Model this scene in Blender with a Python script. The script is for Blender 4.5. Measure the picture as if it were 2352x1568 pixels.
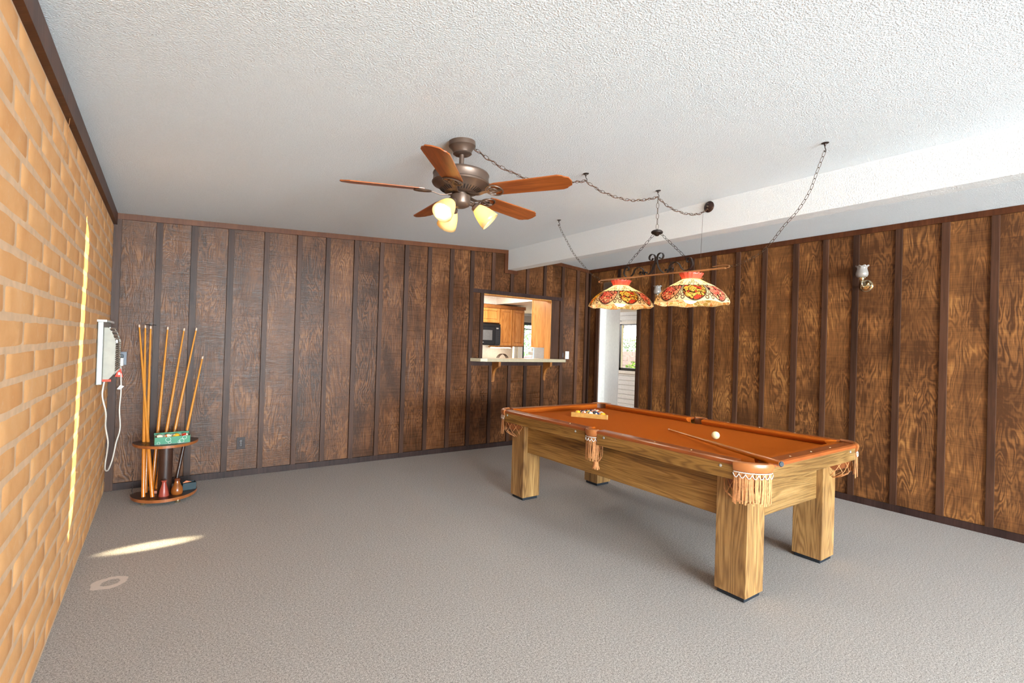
import bpy, bmesh, math, random
from mathutils import Vector, Matrix
for o in list(bpy.data.objects): bpy.data.objects.remove(o)
SC = bpy.context.scene
COL = SC.collection
R = math.radians
random.seed(7)

# ------------------------------------------------------------------ camera
CAM = Vector((0.3832, -5.5553, 1.386))
a_, p_, r_ = 0.618436, 0.00770150, 0.0308481
fw = Vector((math.sin(a_)*math.cos(p_), math.cos(a_)*math.cos(p_), math.sin(p_)))
rt0 = Vector((math.cos(a_), -math.sin(a_), 0)); up0 = rt0.cross(fw)
rt = rt0*math.cos(r_) + up0*math.sin(r_); up = -rt0*math.sin(r_) + up0*math.cos(r_)
cam = bpy.data.objects.new('camera', bpy.data.cameras.new('camera')); COL.objects.link(cam)
M = Matrix((rt, up, -fw)).transposed().to_4x4(); M.translation = CAM
cam.matrix_world = M
cam.data.sensor_width = 36; cam.data.lens = 1125.096/2352*36; cam.data.clip_start = 0.02
SC.camera = cam

# ------------------------------------------------------------------ world, lights, exposure
w = bpy.data.worlds.new('sky'); SC.world = w; w.use_nodes = True
wn = w.node_tree.nodes; wl = w.node_tree.links
sky = wn.new('ShaderNodeTexSky'); sky.sky_type = 'NISHITA'; sky.sun_disc = False; sky.sun_elevation = R(35); sky.sun_rotation = R(200)
wl.new(sky.outputs[0], wn['Background'].inputs[0]); wn['Background'].inputs[1].default_value = 0.38
SC.view_settings.view_transform = 'Standard'; SC.view_settings.look = 'None'
SC.view_settings.exposure = 1.95; SC.view_settings.gamma = 1.0
try: SC.view_settings.use_curve_mapping = False
except Exception: pass

def lamp(name, kind, loc, energy, color=(1,1,1), target=None, direction=None, size=1.0, sy=None, **kw):
    d = bpy.data.lights.new(name, kind); o = bpy.data.objects.new(name, d); COL.objects.link(o)
    o.location = loc; d.energy = energy; d.color = color
    if kind == 'AREA':
        d.shape = 'RECTANGLE'; d.size = size; d.size_y = sy or size
    dv = direction if direction is not None else (Vector(target)-Vector(loc) if target is not None else None)
    if dv is not None: o.rotation_euler = Vector(dv).to_track_quat('-Z', 'Y').to_euler()
    for k, v in kw.items(): setattr(d, k, v)
    return o
# added lamps before the plain front wall; a patio door is assumed, none built
DAY = (0.76, 0.92, 1.0)
lamp('assumed_door_fill', 'AREA', (1.9, -13.9, 1.25), 350, DAY, direction=(0.05, 1, 0.03), size=3.6, sy=2.2)  # stands in for an assumed patio door behind the camera; wall is closed there
lamp('added_front_fill', 'AREA', (4.55, -13.9, 1.45), 160, DAY, direction=(-0.05, 1, 0.0), size=1.0, sy=1.6)  # added second lamp beside it, no window is built here
lamp('side_fill', 'AREA', (0.12, -10.4, 1.25), 210, DAY, direction=(0.8, 1, -0.08), size=3.4, sy=1.7)  # added fill from the left, standing before the solid brick wall
# added fill aimed up at the ceiling behind the camera
lamp('bounce_fill', 'AREA', (2.0, -8.6, 1.0), 5, DAY, direction=(0.15, 0.45, 1), size=1.5, sy=1.5)
# low sun through the slit cut in the front wall, grazing the brick wall
sun_dir = Vector((-1.0, 2.26, -0.075)).normalized()
lamp('sun', 'SUN', (6, -18, 4), 8, (1.0, 0.80, 0.42), direction=sun_dir, angle=R(0.08))
# added spot inside the room, standing in for a sun reflection on the carpet
g = lamp('glint_spot', 'SPOT', (0.42, -4.2, 2.2), 700, (1.0, 0.87, 0.55), target=(0.36, -1.58, 0.0), spot_size=R(11), spot_blend=1.0, shadow_soft_size=0.01)
g.scale = (1.0, 0.18, 1.0)
# kitchen light, and added fills brightening the sunroom and nook
lamp('kitchen_light', 'AREA', (4.3, 1.1, 2.38), 18, (1.0, 0.90, 0.78), direction=(0, 0, -1), size=1.2, sy=0.6)
lamp('sunroom_fill', 'AREA', (7.25, -2.9, 2.1), 20, (0.96, 0.98, 1.0), direction=(0.3, 1, -0.3), size=1.2, sy=2.0)  # added lamp inside the sunroom, brightens the door and far wall

lamp('nook_fill', 'AREA', (6.7, 2.5, 2.0), 8, (0.96, 0.98, 1.0), direction=(0.8, -0.6, -0.5), size=0.8, sy=0.8)  # added lamp inside the nook, brightens the sunroom wall

# ------------------------------------------------------------------ tagging helpers
def tag(o, label=None, cat=None, group=None, kind=None):
    if label: o['label'] = label
    if cat: o['category'] = cat
    if group: o['group'] = group
    if kind: o['kind'] = kind
    return o
def thing(name, label, cat, loc=(0,0,0), group=None, rz=0):
    o = bpy.data.objects.new(name, None); COL.objects.link(o); o.location = loc; o.rotation_euler = (0,0,rz)
    o.empty_display_size = 0.05
    return tag(o, label, cat, group)
def child(name, me, parent, loc=(0,0,0), rot=None, label=None, scale=None, kind=None):
    o = bpy.data.objects.new(name, me); COL.objects.link(o); o.parent = parent; o.location = loc
    if rot is not None: o.rotation_euler = rot
    if scale is not None: o.scale = scale
    if label: o['label'] = label
    if kind: o['kind'] = kind
    return o
def copy_tree(o, parent=None):
    c = o.copy(); COL.objects.link(c); c.parent = parent
    for ch in [x for x in bpy.data.objects if x.parent == o]: copy_tree(ch, c)
    return c

# ------------------------------------------------------------------ mesh builder
class MB:
    def __init__(s): s.bm = bmesh.new(); s.uv = None
    def mesh(s, mat, smooth=False, name='mesh', bevel=0):
        if bevel:
            bmesh.ops.bevel(s.bm, geom=list(s.bm.edges), offset=bevel, segments=2, affect='EDGES', profile=0.6)
        bmesh.ops.recalc_face_normals(s.bm, faces=list(s.bm.faces))
        me = bpy.data.meshes.new(name); s.bm.to_mesh(me); s.bm.free()
        for m_ in (mat if isinstance(mat, (list, tuple)) else [mat]): me.materials.append(m_)
        if smooth:
            for p in me.polygons: p.use_smooth = True
            if smooth == 'auto':
                try: me.set_sharp_from_angle(angle=R(38))
                except Exception: pass
        return me
    def box(s, x0, y0, z0, x1, y1, z1, mi=0):
        v = [s.bm.verts.new(c) for c in ((x0,y0,z0),(x1,y0,z0),(x1,y1,z0),(x0,y1,z0),(x0,y0,z1),(x1,y0,z1),(x1,y1,z1),(x0,y1,z1))]
        for f in ((0,3,2,1),(4,5,6,7),(0,1,5,4),(1,2,6,5),(2,3,7,6),(3,0,4,7)):
            s.bm.faces.new([v[i] for i in f]).material_index = mi
        return s
    def prism(s, pts, ax, a, b, mi=0):
        """polygon pts (2d) extruded along axis ax ('x','y','z') from a to b"""
        def P(u, v, t): return {'x': (t,u,v), 'y': (u,t,v), 'z': (u,v,t)}[ax]
        A = [s.bm.verts.new(P(u,v,a)) for u,v in pts]; B = [s.bm.verts.new(P(u,v,b)) for u,v in pts]
        s.bm.faces.new(A).material_index = mi; s.bm.faces.new(B[::-1]).material_index = mi
        n = len(pts)
        for i in range(n):
            s.bm.faces.new((A[i],A[(i+1)%n],B[(i+1)%n],B[i])).material_index = mi
        return s
    def lathe(s, prof, n=32, c=(0,0,0), mat=None, mi=0, wob=None, cap=True):
        mt = mat or Matrix.Identity(3); c = Vector(c); rings = []
        for k,(r,z) in enumerate(prof):
            ring = []
            for i in range(n):
                t = 2*math.pi*i/n; rr, zz = (r, z) if wob is None else wob(r, z, t, k)
                ring.append(s.bm.verts.new(c + mt @ Vector((rr*math.cos(t), rr*math.sin(t), zz))))
            rings.append(ring)
        for a, b in zip(rings, rings[1:]):
            for i in range(n):
                try: s.bm.faces.new((a[i],a[(i+1)%n],b[(i+1)%n],b[i])).material_index = mi
                except ValueError: pass
        if cap:
            for ring, r in ((rings[0], prof[0][0]), (rings[-1], prof[-1][0])):
                if r > 1e-4: s.bm.faces.new(ring).material_index = mi
        return s
    def tube(s, pts, r, n=8, closed=False, mi=0, cap=True):
        pts = [Vector(p) for p in pts]; N = len(pts); rings = []; prev = None
        for i, p in enumerate(pts):
            if closed: d = pts[(i+1)%N]-pts[i-1]
            else: d = pts[min(i+1,N-1)]-pts[max(i-1,0)]
            d.normalize()
            if prev is None:
                ref = Vector((0,0,1)) if abs(d.z) < .9 else Vector((1,0,0)); u = d.cross(ref).normalized()
            else: u = (prev - d*prev.dot(d)).normalized()
            prev = u; v = d.cross(u); rr = r[i] if isinstance(r, (list, tuple)) else r
            rings.append([s.bm.verts.new(p + (u*math.cos(2*math.pi*k/n) + v*math.sin(2*math.pi*k/n))*rr) for k in range(n)])
        pr = list(zip(rings, rings[1:])) + ([(rings[-1], rings[0])] if closed else [])
        for a, b in pr:
            for k in range(n): s.bm.faces.new((a[k],a[(k+1)%n],b[(k+1)%n],b[k])).material_index = mi
        if cap and not closed:
            s.bm.faces.new(rings[0][::-1]).material_index = mi; s.bm.faces.new(rings[-1]).material_index = mi
        return s
    def ribbon(s, pts, wv, th, mi=0):
        """flat bar: pts path, wv half-width vector, th thickness"""
        pts = [Vector(p) for p in pts]; wv = Vector(wv); rings = []
        for i, p in enumerate(pts):
            d = (pts[min(i+1,len(pts)-1)]-pts[max(i-1,0)]).normalized(); n = d.cross(wv).normalized()*th/2
            rings.append([s.bm.verts.new(q) for q in (p+wv+n, p-wv+n, p-wv-n, p+wv-n)])
        for a, b in zip(rings, rings[1:]):
            for k in range(4): s.bm.faces.new((a[k],a[(k+1)%4],b[(k+1)%4],b[k])).material_index = mi
        s.bm.faces.new(rings[0]).material_index = mi; s.bm.faces.new(rings[-1][::-1]).material_index = mi
        return s
    def sphere(s, c, r, n=20, mi=0):
        g = bmesh.ops.create_uvsphere(s.bm, u_segments=n, v_segments=n//2, radius=r, matrix=Matrix.Translation(c))
        for v in g['verts']:
            for f in v.link_faces: f.material_index = mi
        return s

def spline(pts, n=8):
    P = [Vector(p) for p in pts]; out = []
    for i in range(len(P)-1):
        p0, p1, p2, p3 = P[max(i-1,0)], P[i], P[i+1], P[min(i+2,len(P)-1)]
        for k in range(n):
            t = k/n; out.append(0.5*((2*p1)+(-p0+p2)*t+(2*p0-5*p1+4*p2-p3)*t*t+(-p0+3*p1-3*p2+p3)*t**3))
    out.append(P[-1]); return out

# ------------------------------------------------------------------ materials
class NT:
    def __init__(s, name):
        s.m = bpy.data.materials.new(name); s.m.use_nodes = True; s.t = s.m.node_tree; s.n = s.t.nodes
        s.b = s.n['Principled BSDF']; s.out = s.n['Material Output']
    def node(s, t, **kw):
        nd = s.n.new(t)
        for k, v in kw.items(): setattr(nd, k, v)
        return nd
    def link(s, a, b): s.t.links.new(a, b)
    def inp(s, sock, v):
        if hasattr(v, 'is_output') or isinstance(v, bpy.types.NodeSocket): s.link(v, sock)
        else: sock.default_value = v
    def math(s, op, a, b=0.0, c=None, clamp=False):
        nd = s.node('ShaderNodeMath', operation=op, use_clamp=clamp); s.inp(nd.inputs[0], a); s.inp(nd.inputs[1], b)
        if c is not None: s.inp(nd.inputs[2], c)
        return nd.outputs[0]
    def noise(s, vec, scale, detail=2.0, rough=0.5, dist=0.0):
        nd = s.node('ShaderNodeTexNoise'); s.inp(nd.inputs['Vector'], vec); nd.inputs['Scale'].default_value = scale
        nd.inputs['Detail'].default_value = detail; nd.inputs['Roughness'].default_value = rough; nd.inputs['Distortion'].default_value = dist
        return nd.outputs[0]
    def ramp(s, f, stops, interp='LINEAR'):
        nd = s.node('ShaderNodeValToRGB'); s.inp(nd.inputs[0], f); cr = nd.color_ramp; cr.interpolation = interp
        while len(cr.elements) < len(stops): cr.elements.new(0.5)
        for e, (p, c) in zip(cr.elements, stops): e.position = p; e.color = (*c, 1) if len(c) == 3 else c
        return nd.outputs[0]
    def mix(s, f, a, b, mode='MIX'):
        nd = s.node('ShaderNodeMix', data_type='RGBA', blend_type=mode); s.inp(nd.inputs[0], f)
        s.inp(nd.inputs[6], a if not isinstance(a, tuple) else (*a[:3], 1)); s.inp(nd.inputs[7], b if not isinstance(b, tuple) else (*b[:3], 1))
        return nd.outputs[2]
    def coord(s, kind='Object'): return s.node('ShaderNodeTexCoord').outputs[kind]
    def rnd(s): return s.node('ShaderNodeObjectInfo').outputs['Random']
    def mapping(s, vec, scale=(1,1,1), loc=(0,0,0)):
        nd = s.node('ShaderNodeMapping'); s.inp(nd.inputs['Vector'], vec); s.inp(nd.inputs['Scale'], scale); s.inp(nd.inputs['Location'], loc); return nd.outputs[0]
    def sep(s, v): nd = s.node('ShaderNodeSeparateXYZ'); s.link(v, nd.inputs[0]); return nd.outputs
    def comb(s, x, y, z):
        nd = s.node('ShaderNodeCombineXYZ'); s.inp(nd.inputs[0], x); s.inp(nd.inputs[1], y); s.inp(nd.inputs[2], z); return nd.outputs[0]
    def bump(s, h, strength=0.3, dist=0.01):
        nd = s.node('ShaderNodeBump'); s.link(h, nd.inputs['Height']); nd.inputs['Strength'].default_value = strength; nd.inputs['Distance'].default_value = dist
        s.link(nd.outputs[0], s.b.inputs['Normal']); return nd
    def set(s, color=None, rough=None, metal=None, **kw):
        if color is not None: s.inp(s.b.inputs['Base Color'], (*color, 1) if isinstance(color, tuple) and len(color) == 3 else color)
        if rough is not None: s.inp(s.b.inputs['Roughness'], rough)
        if metal is not None: s.b.inputs['Metallic'].default_value = metal
        for k, v in kw.items(): s.inp(s.b.inputs[k.replace('_', ' ')], v)
        return s

def S(r, g, b):  # sRGB 0-255 -> linear
    f = lambda c: (c/255/12.92) if c/255 <= .04045 else ((c/255+.055)/1.055)**2.4
    return (f(r), f(g), f(b))
def simple(name, col, rough=0.5, metal=0.0, var=0.06, nscale=30, bump=0.0, **kw):
    t = NT(name); c = t.coord(); n = t.noise(c, nscale, 3)
    k = t.ramp(n, [(0.3, tuple(max(0, x*(1-var)) for x in col)), (0.7, tuple(min(1, x*(1+var)) for x in col))])
    t.set(color=k, rough=rough, metal=metal, **kw)
    if bump: t.bump(n, bump, 0.002)
    return t.m

def rough_board(name, dark, mid, light, gl=0.42, grain_amt=1.0, spec=0.5):
    """rough sawn plywood stained brown: cathedral grain, horizontal saw marks"""
    t = NT(name); c = t.coord(); r = t.rnd(); x, y, z = t.sep(c)
    u = t.math('ADD', x, y); off = t.math('MULTIPLY', r, 37.0)
    u2 = t.math('ADD', u, off)
    base = t.comb(u2, off, z)
    big = t.noise(t.mapping(base, (8.0, 1, 1.5)), 1.0, 3.0, 0.5, 0.6)
    wob = t.noise(t.mapping(base, (30, 1, 16)), 1.0, 2.0, 0.6)
    f = t.math('ADD', t.math('MULTIPLY', big, 95.0), t.math('MULTIPLY', wob, 2.6))
    lines = t.math('MULTIPLY_ADD', t.math('SINE', f), 0.5, 0.5)
    fine = t.noise(t.mapping(base, (160, 1, 9)), 1.0, 2.0, 0.6)
    saw = t.noise(t.mapping(base, (3.0, 1, 170)), 1.0, 3.0, 0.7)
    patch = t.noise(t.mapping(base, (5.0, 1, 1.6)), 1.0, 3.0, 0.6, 0.5)
    patch2 = t.noise(t.mapping(base, (2.0, 1, 3.0), (4, 2, 9)), 1.0, 3.0, 0.6)
    amt = t.ramp(patch2, [(0.38, (0.15,)*3), (0.62, (1,)*3)])
    v = t.math('ADD', t.math('MULTIPLY', t.math('MULTIPLY', lines, amt), 0.34*grain_amt), t.math('MULTIPLY', patch, 0.58))
    v = t.math('ADD', v, t.math('MULTIPLY', fine, 0.34)); v = t.math('ADD', v, t.math('MULTIPLY', saw, 0.36))
    v = t.math('ADD', v, t.math('MULTIPLY', t.math('SUBTRACT', r, 0.5), 0.16))
    col = t.ramp(v, [(0.50, dark), (0.84, mid), (1.0, light)])
    col = t.ramp(t.math('MULTIPLY', v, 0.72), [(0.40, dark), (0.62, mid), (0.86, light)])
    gap = t.ramp(t.math('FRACT', t.math('MULTIPLY', z, 2.55)), [(0.0, (0.6,)*3), (0.006, (0.6,)*3), (0.010, (1,)*3)])
    col = t.mix(0.55, col, gap, 'MULTIPLY')
    t.set(color=col, rough=t.ramp(saw, [(0.3, (gl,)*3), (0.7, (gl+.15,)*3)]), Specular_IOR_Level=spec)
    h = t.math('ADD', t.math('MULTIPLY', t.math('MULTIPLY', lines, amt), 0.55), t.math('ADD', t.math('MULTIPLY', saw, 1.3), t.math('MULTIPLY', fine, 0.3)))
    t.bump(h, 0.30, 0.004)
    return t.m
def batten_mat(name, dark, light, gl=0.5):
    t = NT(name); c = t.coord(); r = t.rnd(); x, y, z = t.sep(c); off = t.math('MULTIPLY', r, 51.0)
    base = t.comb(t.math('ADD', t.math('ADD', x, y), off), off, z)
    n = t.noise(t.mapping(base, (60, 1, 2.5)), 1.0, 4.0, 0.6, 0.4); t.b.inputs['Specular IOR Level'].default_value = 0.22; n2 = t.noise(t.mapping(base, (6, 1, 1.2)), 1.0, 3.0)
    v = t.math('ADD', t.math('MULTIPLY', n, 0.6), t.math('MULTIPLY', n2, 0.5)); v = t.math('ADD', v, t.math('MULTIPLY', t.math('SUBTRACT', r, 0.5), 0.25))
    t.set(color=t.ramp(v, [(0.35, dark), (0.75, light)]), rough=gl); t.bump(n, 0.3, 0.003)
    return t.m
def laminate(name, axis, dark, mid, light, rough=0.32):
    """walnut-look laminate, grain along axis"""
    t = NT(name); c = t.coord(); x, y, z = t.sep(c); off = t.math('MULTIPLY', t.rnd(), 23.0)
    ax = {'x': x, 'y': y, 'z': z}[axis]
    cr = {'x': (y, z), 'y': (x, z), 'z': (x, y)}[axis]
    if axis == 'z': across = t.math('ADD', t.math('MULTIPLY', cr[0], 1.0), t.math('MULTIPLY', cr[1], 0.83)); oth = 0.0
    else: across = t.math('ADD', cr[1], t.math('MULTIPLY', cr[0], 0.7)); oth = 0.0
    base = t.comb(t.math('ADD', ax, off), across, off)
    big = t.noise(t.mapping(base, (0.55, 8.0, 1)), 1.0, 2.0, 0.5, 0.5)
    wob = t.noise(t.mapping(base, (4, 25, 1)), 1.0, 3.0, 0.6)
    f = t.math('ADD', t.math('MULTIPLY', big, 120.0), t.math('MULTIPLY', wob, 2.0))
    ln = t.math('POWER', t.math('MULTIPLY_ADD', t.math('SINE', f), 0.5, 0.5), 1.6)
    fine = t.noise(t.mapping(base, (7, 330, 1)), 1.0, 3.0, 0.7)
    brd = t.noise(t.mapping(base, (0.9, 10, 1), (5, 3, 0)), 1.0, 3.0, 0.6, 0.3)
    v = t.math('ADD', t.math('MULTIPLY', ln, 0.15), t.math('ADD', t.math('MULTIPLY', fine, 0.5), t.math('MULTIPLY', brd, 0.6)))
    t.set(color=t.ramp(v, [(0.40, light), (0.58, mid), (0.80, dark)]), rough=rough)
    t.bump(fine, 0.06, 0.001)
    return t.m

def wall_paint(name, col, bump=0.35, scale=110, rough=0.9):
    t = NT(name); c = t.coord(); n = t.noise(c, scale, 3, 0.55); n2 = t.noise(c, scale*2.7, 2, 0.5)
    h = t.math('ADD', t.ramp(n, [(0.42, (0,)*3), (0.62, (1,)*3)]), t.math('MULTIPLY', n2, 0.5))
    t.set(color=t.ramp(n, [(0.3, tuple(x*0.93 for x in col)), (0.6, col)]), rough=rough); t.bump(h, bump, 0.004)
    return t.m

MT = {}
MT['ceil'] = wall_paint('popcorn_ceiling', S(235, 239, 242), 0.7, 135)
MT['beam'] = wall_paint('popcorn_beam', S(230, 231, 231), 0.45, 110)
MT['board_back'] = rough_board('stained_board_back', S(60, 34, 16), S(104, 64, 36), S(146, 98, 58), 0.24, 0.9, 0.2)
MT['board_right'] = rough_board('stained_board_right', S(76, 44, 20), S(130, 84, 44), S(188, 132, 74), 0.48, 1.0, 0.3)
MT['batten'] = batten_mat('batten_stain', S(44, 26, 18), S(84, 55, 40), 0.45)
MT['trim'] = batten_mat('trim_stain', S(72, 36, 18), S(104, 60, 34), 0.4)
MT['trim_dark'] = batten_mat('base_stain', S(38, 24, 22), S(70, 48, 42), 0.5)

def carpet():
    t = NT('carpet'); c = t.coord('Object'); n = t.noise(c, 205, 3, 0.7); n2 = t.noise(c, 1.3, 3, 0.6); n3 = t.noise(c, 95, 2, 0.5)
    v = t.math('ADD', t.math('MULTIPLY', n, 0.75), t.math('MULTIPLY', n3, 0.25))
    col = t.ramp(v, [(0.37, S(112, 106, 102)), (0.5, S(176, 169, 164)), (0.63, S(226, 220, 215))])
    col = t.mix(t.math('MULTIPLY', n2, 0.35), col, S(168, 160, 154), 'MIX')
    # pale worn ring (an old bleach mark)
    x, y, z = t.sep(c)
    X = t.math('SUBTRACT', x, 0.178); Y = t.math('SUBTRACT', y, -2.06)
    u = t.math('ADD', t.math('MULTIPLY', X, 0.80), t.math('MULTIPLY', Y, 0.60)); v_ = t.math('SUBTRACT', t.math('MULTIPLY', Y, 0.80), t.math('MULTIPLY', X, 0.60))
    wv = t.math('MULTIPLY', t.math('SUBTRACT', t.noise(c, 22, 2), 0.5), 0.5)
    def ell(cu, cv, a, b):
        e = t.math('SQRT', t.math('ADD', t.math('POWER', t.math('DIVIDE', t.math('SUBTRACT', u, cu), a), 2.0), t.math('POWER', t.math('DIVIDE', t.math('SUBTRACT', v_, cv), b), 2.0)))
        return t.math('ADD', e, wv)
    outer = t.ramp(ell(0, 0, .085, .082), [(0.93, (1,)*3), (1.0, (0,)*3)]); inner = t.ramp(ell(0.005, -0.002, .048, .042), [(0.85, (0,)*3), (1.1, (1,)*3)])
    col = t.mix(t.math('MULTIPLY', t.math('MULTIPLY', outer, inner), 0.8), col, S(225, 214, 205))
    t.set(color=col, rough=0.98, Specular_IOR_Level=0.1); t.bump(v, 0.8, 0.006)
    return t.m
MT['carpet'] = carpet()

def adobe():
    t = NT('adobe_brick'); c = t.coord('Generated'); ob = t.coord('Object'); r = t.rnd()
    sh = t.comb(r, t.math('MULTIPLY', r, 31.0), t.math('MULTIPLY', r, 7.0)); nd = t.node('ShaderNodeVectorMath', operation='ADD'); t.link(ob, nd.inputs[0]); t.link(sh, nd.inputs[1]); v = nd.outputs[0]
    n = t.noise(v, 7, 4, 0.6, 0.4); n2 = t.noise(v, 90, 3, 0.6); n3 = t.noise(v, 26, 3, 0.7)
    f = t.math('ADD', t.math('MULTIPLY', n, 0.7), t.math('MULTIPLY', r, 0.18))
    col = t.ramp(f, [(0.25, S(226, 160, 98)), (0.5, S(235, 174, 114)), (0.78, S(239, 188, 136))])
    col = t.mix(t.math('MULTIPLY', t.ramp(n3, [(0.58, (0,)*3), (0.75, (1,)*3)]), 0.30), col, S(232, 200, 165))
    t.set(color=col, rough=0.85); t.bump(t.math('ADD', t.math('MULTIPLY', n2, 0.4), n3), 0.25, 0.004)
    return t.m
MT['adobe'] = adobe()
MT['mortar'] = simple('mortar', S(224, 184, 146), 0.95, var=0.10, nscale=18, bump=0.5)
MT['bronze'] = simple('bronze_metal', S(104, 84, 72), 0.38, 0.55, nscale=8)
MT['iron'] = simple('wrought_iron', S(60, 50, 46), 0.45, 0.75, nscale=25)
MT['chain'] = simple('chain_brass_dark', S(84, 64, 48), 0.4, 0.7)
MT['brassbar'] = simple('aged_brass', S(196, 140, 92), 0.35, 0.6)
MT['cord'] = simple('brown_cord', S(92, 52, 30), 0.8)
MT['chrome'] = simple('polished_brass', S(222, 205, 170), 0.12, 1.0)
MT['cream'] = simple('cream_plastic', S(168, 160, 146), 0.55)
MT['lightgrey'] = simple('light_grey_metal', S(164, 162, 158), 0.45, 0.2)
MT['white'] = simple('white_paint', S(228, 224, 218), 0.6)
MT['black'] = simple('black_plastic', S(22, 21, 23), 0.35)
MT['darkfoot'] = simple('dark_rubber', S(18, 26, 36), 0.6)
MT['brownplate'] = simple('brown_plastic', S(52, 36, 32), 0.6)
MT['metalplate'] = simple('steel_plate', S(96, 97, 102), 0.5, 0.6)
MT['red'] = simple('orange_red_tag', S(222, 66, 36), 0.6)
MT['oak'] = laminate('golden_oak', 'z', S(168, 104, 44), S(200, 136, 68), S(218, 158, 92), 0.35)
MT['oakd'] = simple('oak_bracket', S(150, 92, 38), 0.45, nscale=12, var=0.2)
MT['lam_x'] = laminate('walnut_laminate_x', 'x', S(92, 64, 34), S(136, 102, 58), S(168, 132, 82))
MT['lam_y'] = laminate('walnut_laminate_y', 'y', S(98, 66, 32), S(148, 108, 54), S(180, 138, 76))
MT['lam_z'] = laminate('walnut_laminate_z', 'z', S(106, 74, 42), S(156, 117, 70), S(190, 152, 98))
MT['cap'] = simple('mahogany_rail', S(150, 78, 36), 0.3, var=0.12, nscale=9)
def felt():
    t = NT('rust_felt'); c = t.coord(); n = t.noise(c, 320, 2, 0.7); n2 = t.noise(c, 3, 3)
    col = t.ramp(n, [(0.3, S(170, 82, 18)), (0.7, S(188, 96, 28))]); col = t.mix(t.math('MULTIPLY', n2, 0.3), col, S(178, 88, 26))
    t.set(color=col, rough=0.95, Specular_IOR_Level=0.06); t.bump(n, 0.12, 0.001)
    return t.m
MT['felt'] = felt()
MT['leather'] = simple('tan_leather', S(164, 98, 52), 0.32, var=0.12, nscale=20)
MT['leatherd'] = simple('brown_leather', S(128, 70, 34), 0.4, var=0.15, nscale=20)
MT['fringe'] = simple('suede_fringe', S(190, 130, 82), 0.85, var=0.2, nscale=60)
MT['lace'] = simple('white_braid', S(225, 222, 215), 0.7)
def cue_mat(name, c1, c2):
    t = NT(name); c = t.coord('Generated'); x, y, z = t.sep(c); n = t.noise(t.coord(), 14, 3)
    col = t.ramp(z, [(0.0, c2), (0.5, c1), (1.0, tuple(min(1, q*1.15) for q in c1))])
    col = t.mix(t.math('MULTIPLY', n, 0.25), col, c2); t.set(color=col, rough=0.25, Coat_Weight=0.3); return t.m
MT['cue'] = cue_mat('cue_maple', S(202, 134, 54), S(198, 104, 18))
MT['cue_dark'] = simple('cue_dark_butt', S(52, 28, 18), 0.35)
MT['ferrule'] = simple('ferrule', S(226, 196, 172), 0.5)
MT['rackwood'] = simple('rack_wood_dark', S(58, 34, 24), 0.35, var=0.25, nscale=14)
MT['rackedge'] = simple('rack_wood_edge', S(150, 84, 42), 0.3, var=0.25, nscale=14)
def blade_mat():
    t = NT('fan_blade_wood'); c = t.coord(); base = t.mapping(c, (3, 40, 40), (0, 0, 0)); n = t.noise(base, 1.0, 4, 0.6, 0.6)
    t.set(color=t.ramp(n, [(0.3, S(120, 56, 20)), (0.7, S(176, 96, 42))]), rough=0.3); return t.m
MT['blade'] = blade_mat()

def glow(name, col, strength):
    t = NT(name); e = t.node('ShaderNodeEmission'); e.inputs[0].default_value = (*col, 1); e.inputs[1].default_value = strength
    t.link(e.outputs[0], t.out.inputs[0]); return t.m
def translucent(name, col, f=0.6, gloss=0.1):
    t = NT(name); d = t.node('ShaderNodeBsdfDiffuse'); tr = t.node('ShaderNodeBsdfTranslucent'); g2 = t.node('ShaderNodeBsdfGlossy'); m1 = t.node('ShaderNodeMixShader'); m2 = t.node('ShaderNodeMixShader')
    c = t.ramp(t.noise(t.coord(), 18, 2), [(0.3, tuple(q*0.92 for q in col)), (0.7, col)])
    t.link(c, d.inputs[0]); t.link(c, tr.inputs[0]); g2.inputs['Roughness'].default_value = 0.25
    m1.inputs[0].default_value = f; t.link(d.outputs[0], m1.inputs[1]); t.link(tr.outputs[0], m1.inputs[2])
    m2.inputs[0].default_value = gloss; t.link(m1.outputs[0], m2.inputs[1]); t.link(g2.outputs[0], m2.inputs[2]); t.link(m2.outputs[0], t.out.inputs[0]); return t.m
MT['fanbulb'] = glow('fan_bulb_glow', (1.0, 0.86, 0.62), 6)
MT['globe'] = glow('globe_bulb_glow', (1.0, 0.90, 0.72), 9)
MT['tubelight'] = glow('undercabinet_glow', (1.0, 0.93, 0.78), 4)
MT['amberglass'] = translucent('amber_frosted_glass', (0.86, 0.67, 0.36), 0.5, 0.06)
MT['frost'] = translucent('frosted_glass', (0.48, 0.43, 0.39), 0.4, 0.10)
def glass(name):
    t = NT(name); tr = t.node('ShaderNodeBsdfTransparent'); g2 = t.node('ShaderNodeBsdfGlossy'); m1 = t.node('ShaderNodeMixShader'); g2.inputs['Roughness'].default_value = 0.02
    tr.inputs[0].default_value = (0.95, 0.97, 0.96, 1)
    m1.inputs[0].default_value = 0.06; t.link(tr.outputs[0], m1.inputs[1]); t.link(g2.outputs[0], m1.inputs[2]); t.link(m1.outputs[0], t.out.inputs[0]); return t.m
MT['glass'] = glass('window_glass')

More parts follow.
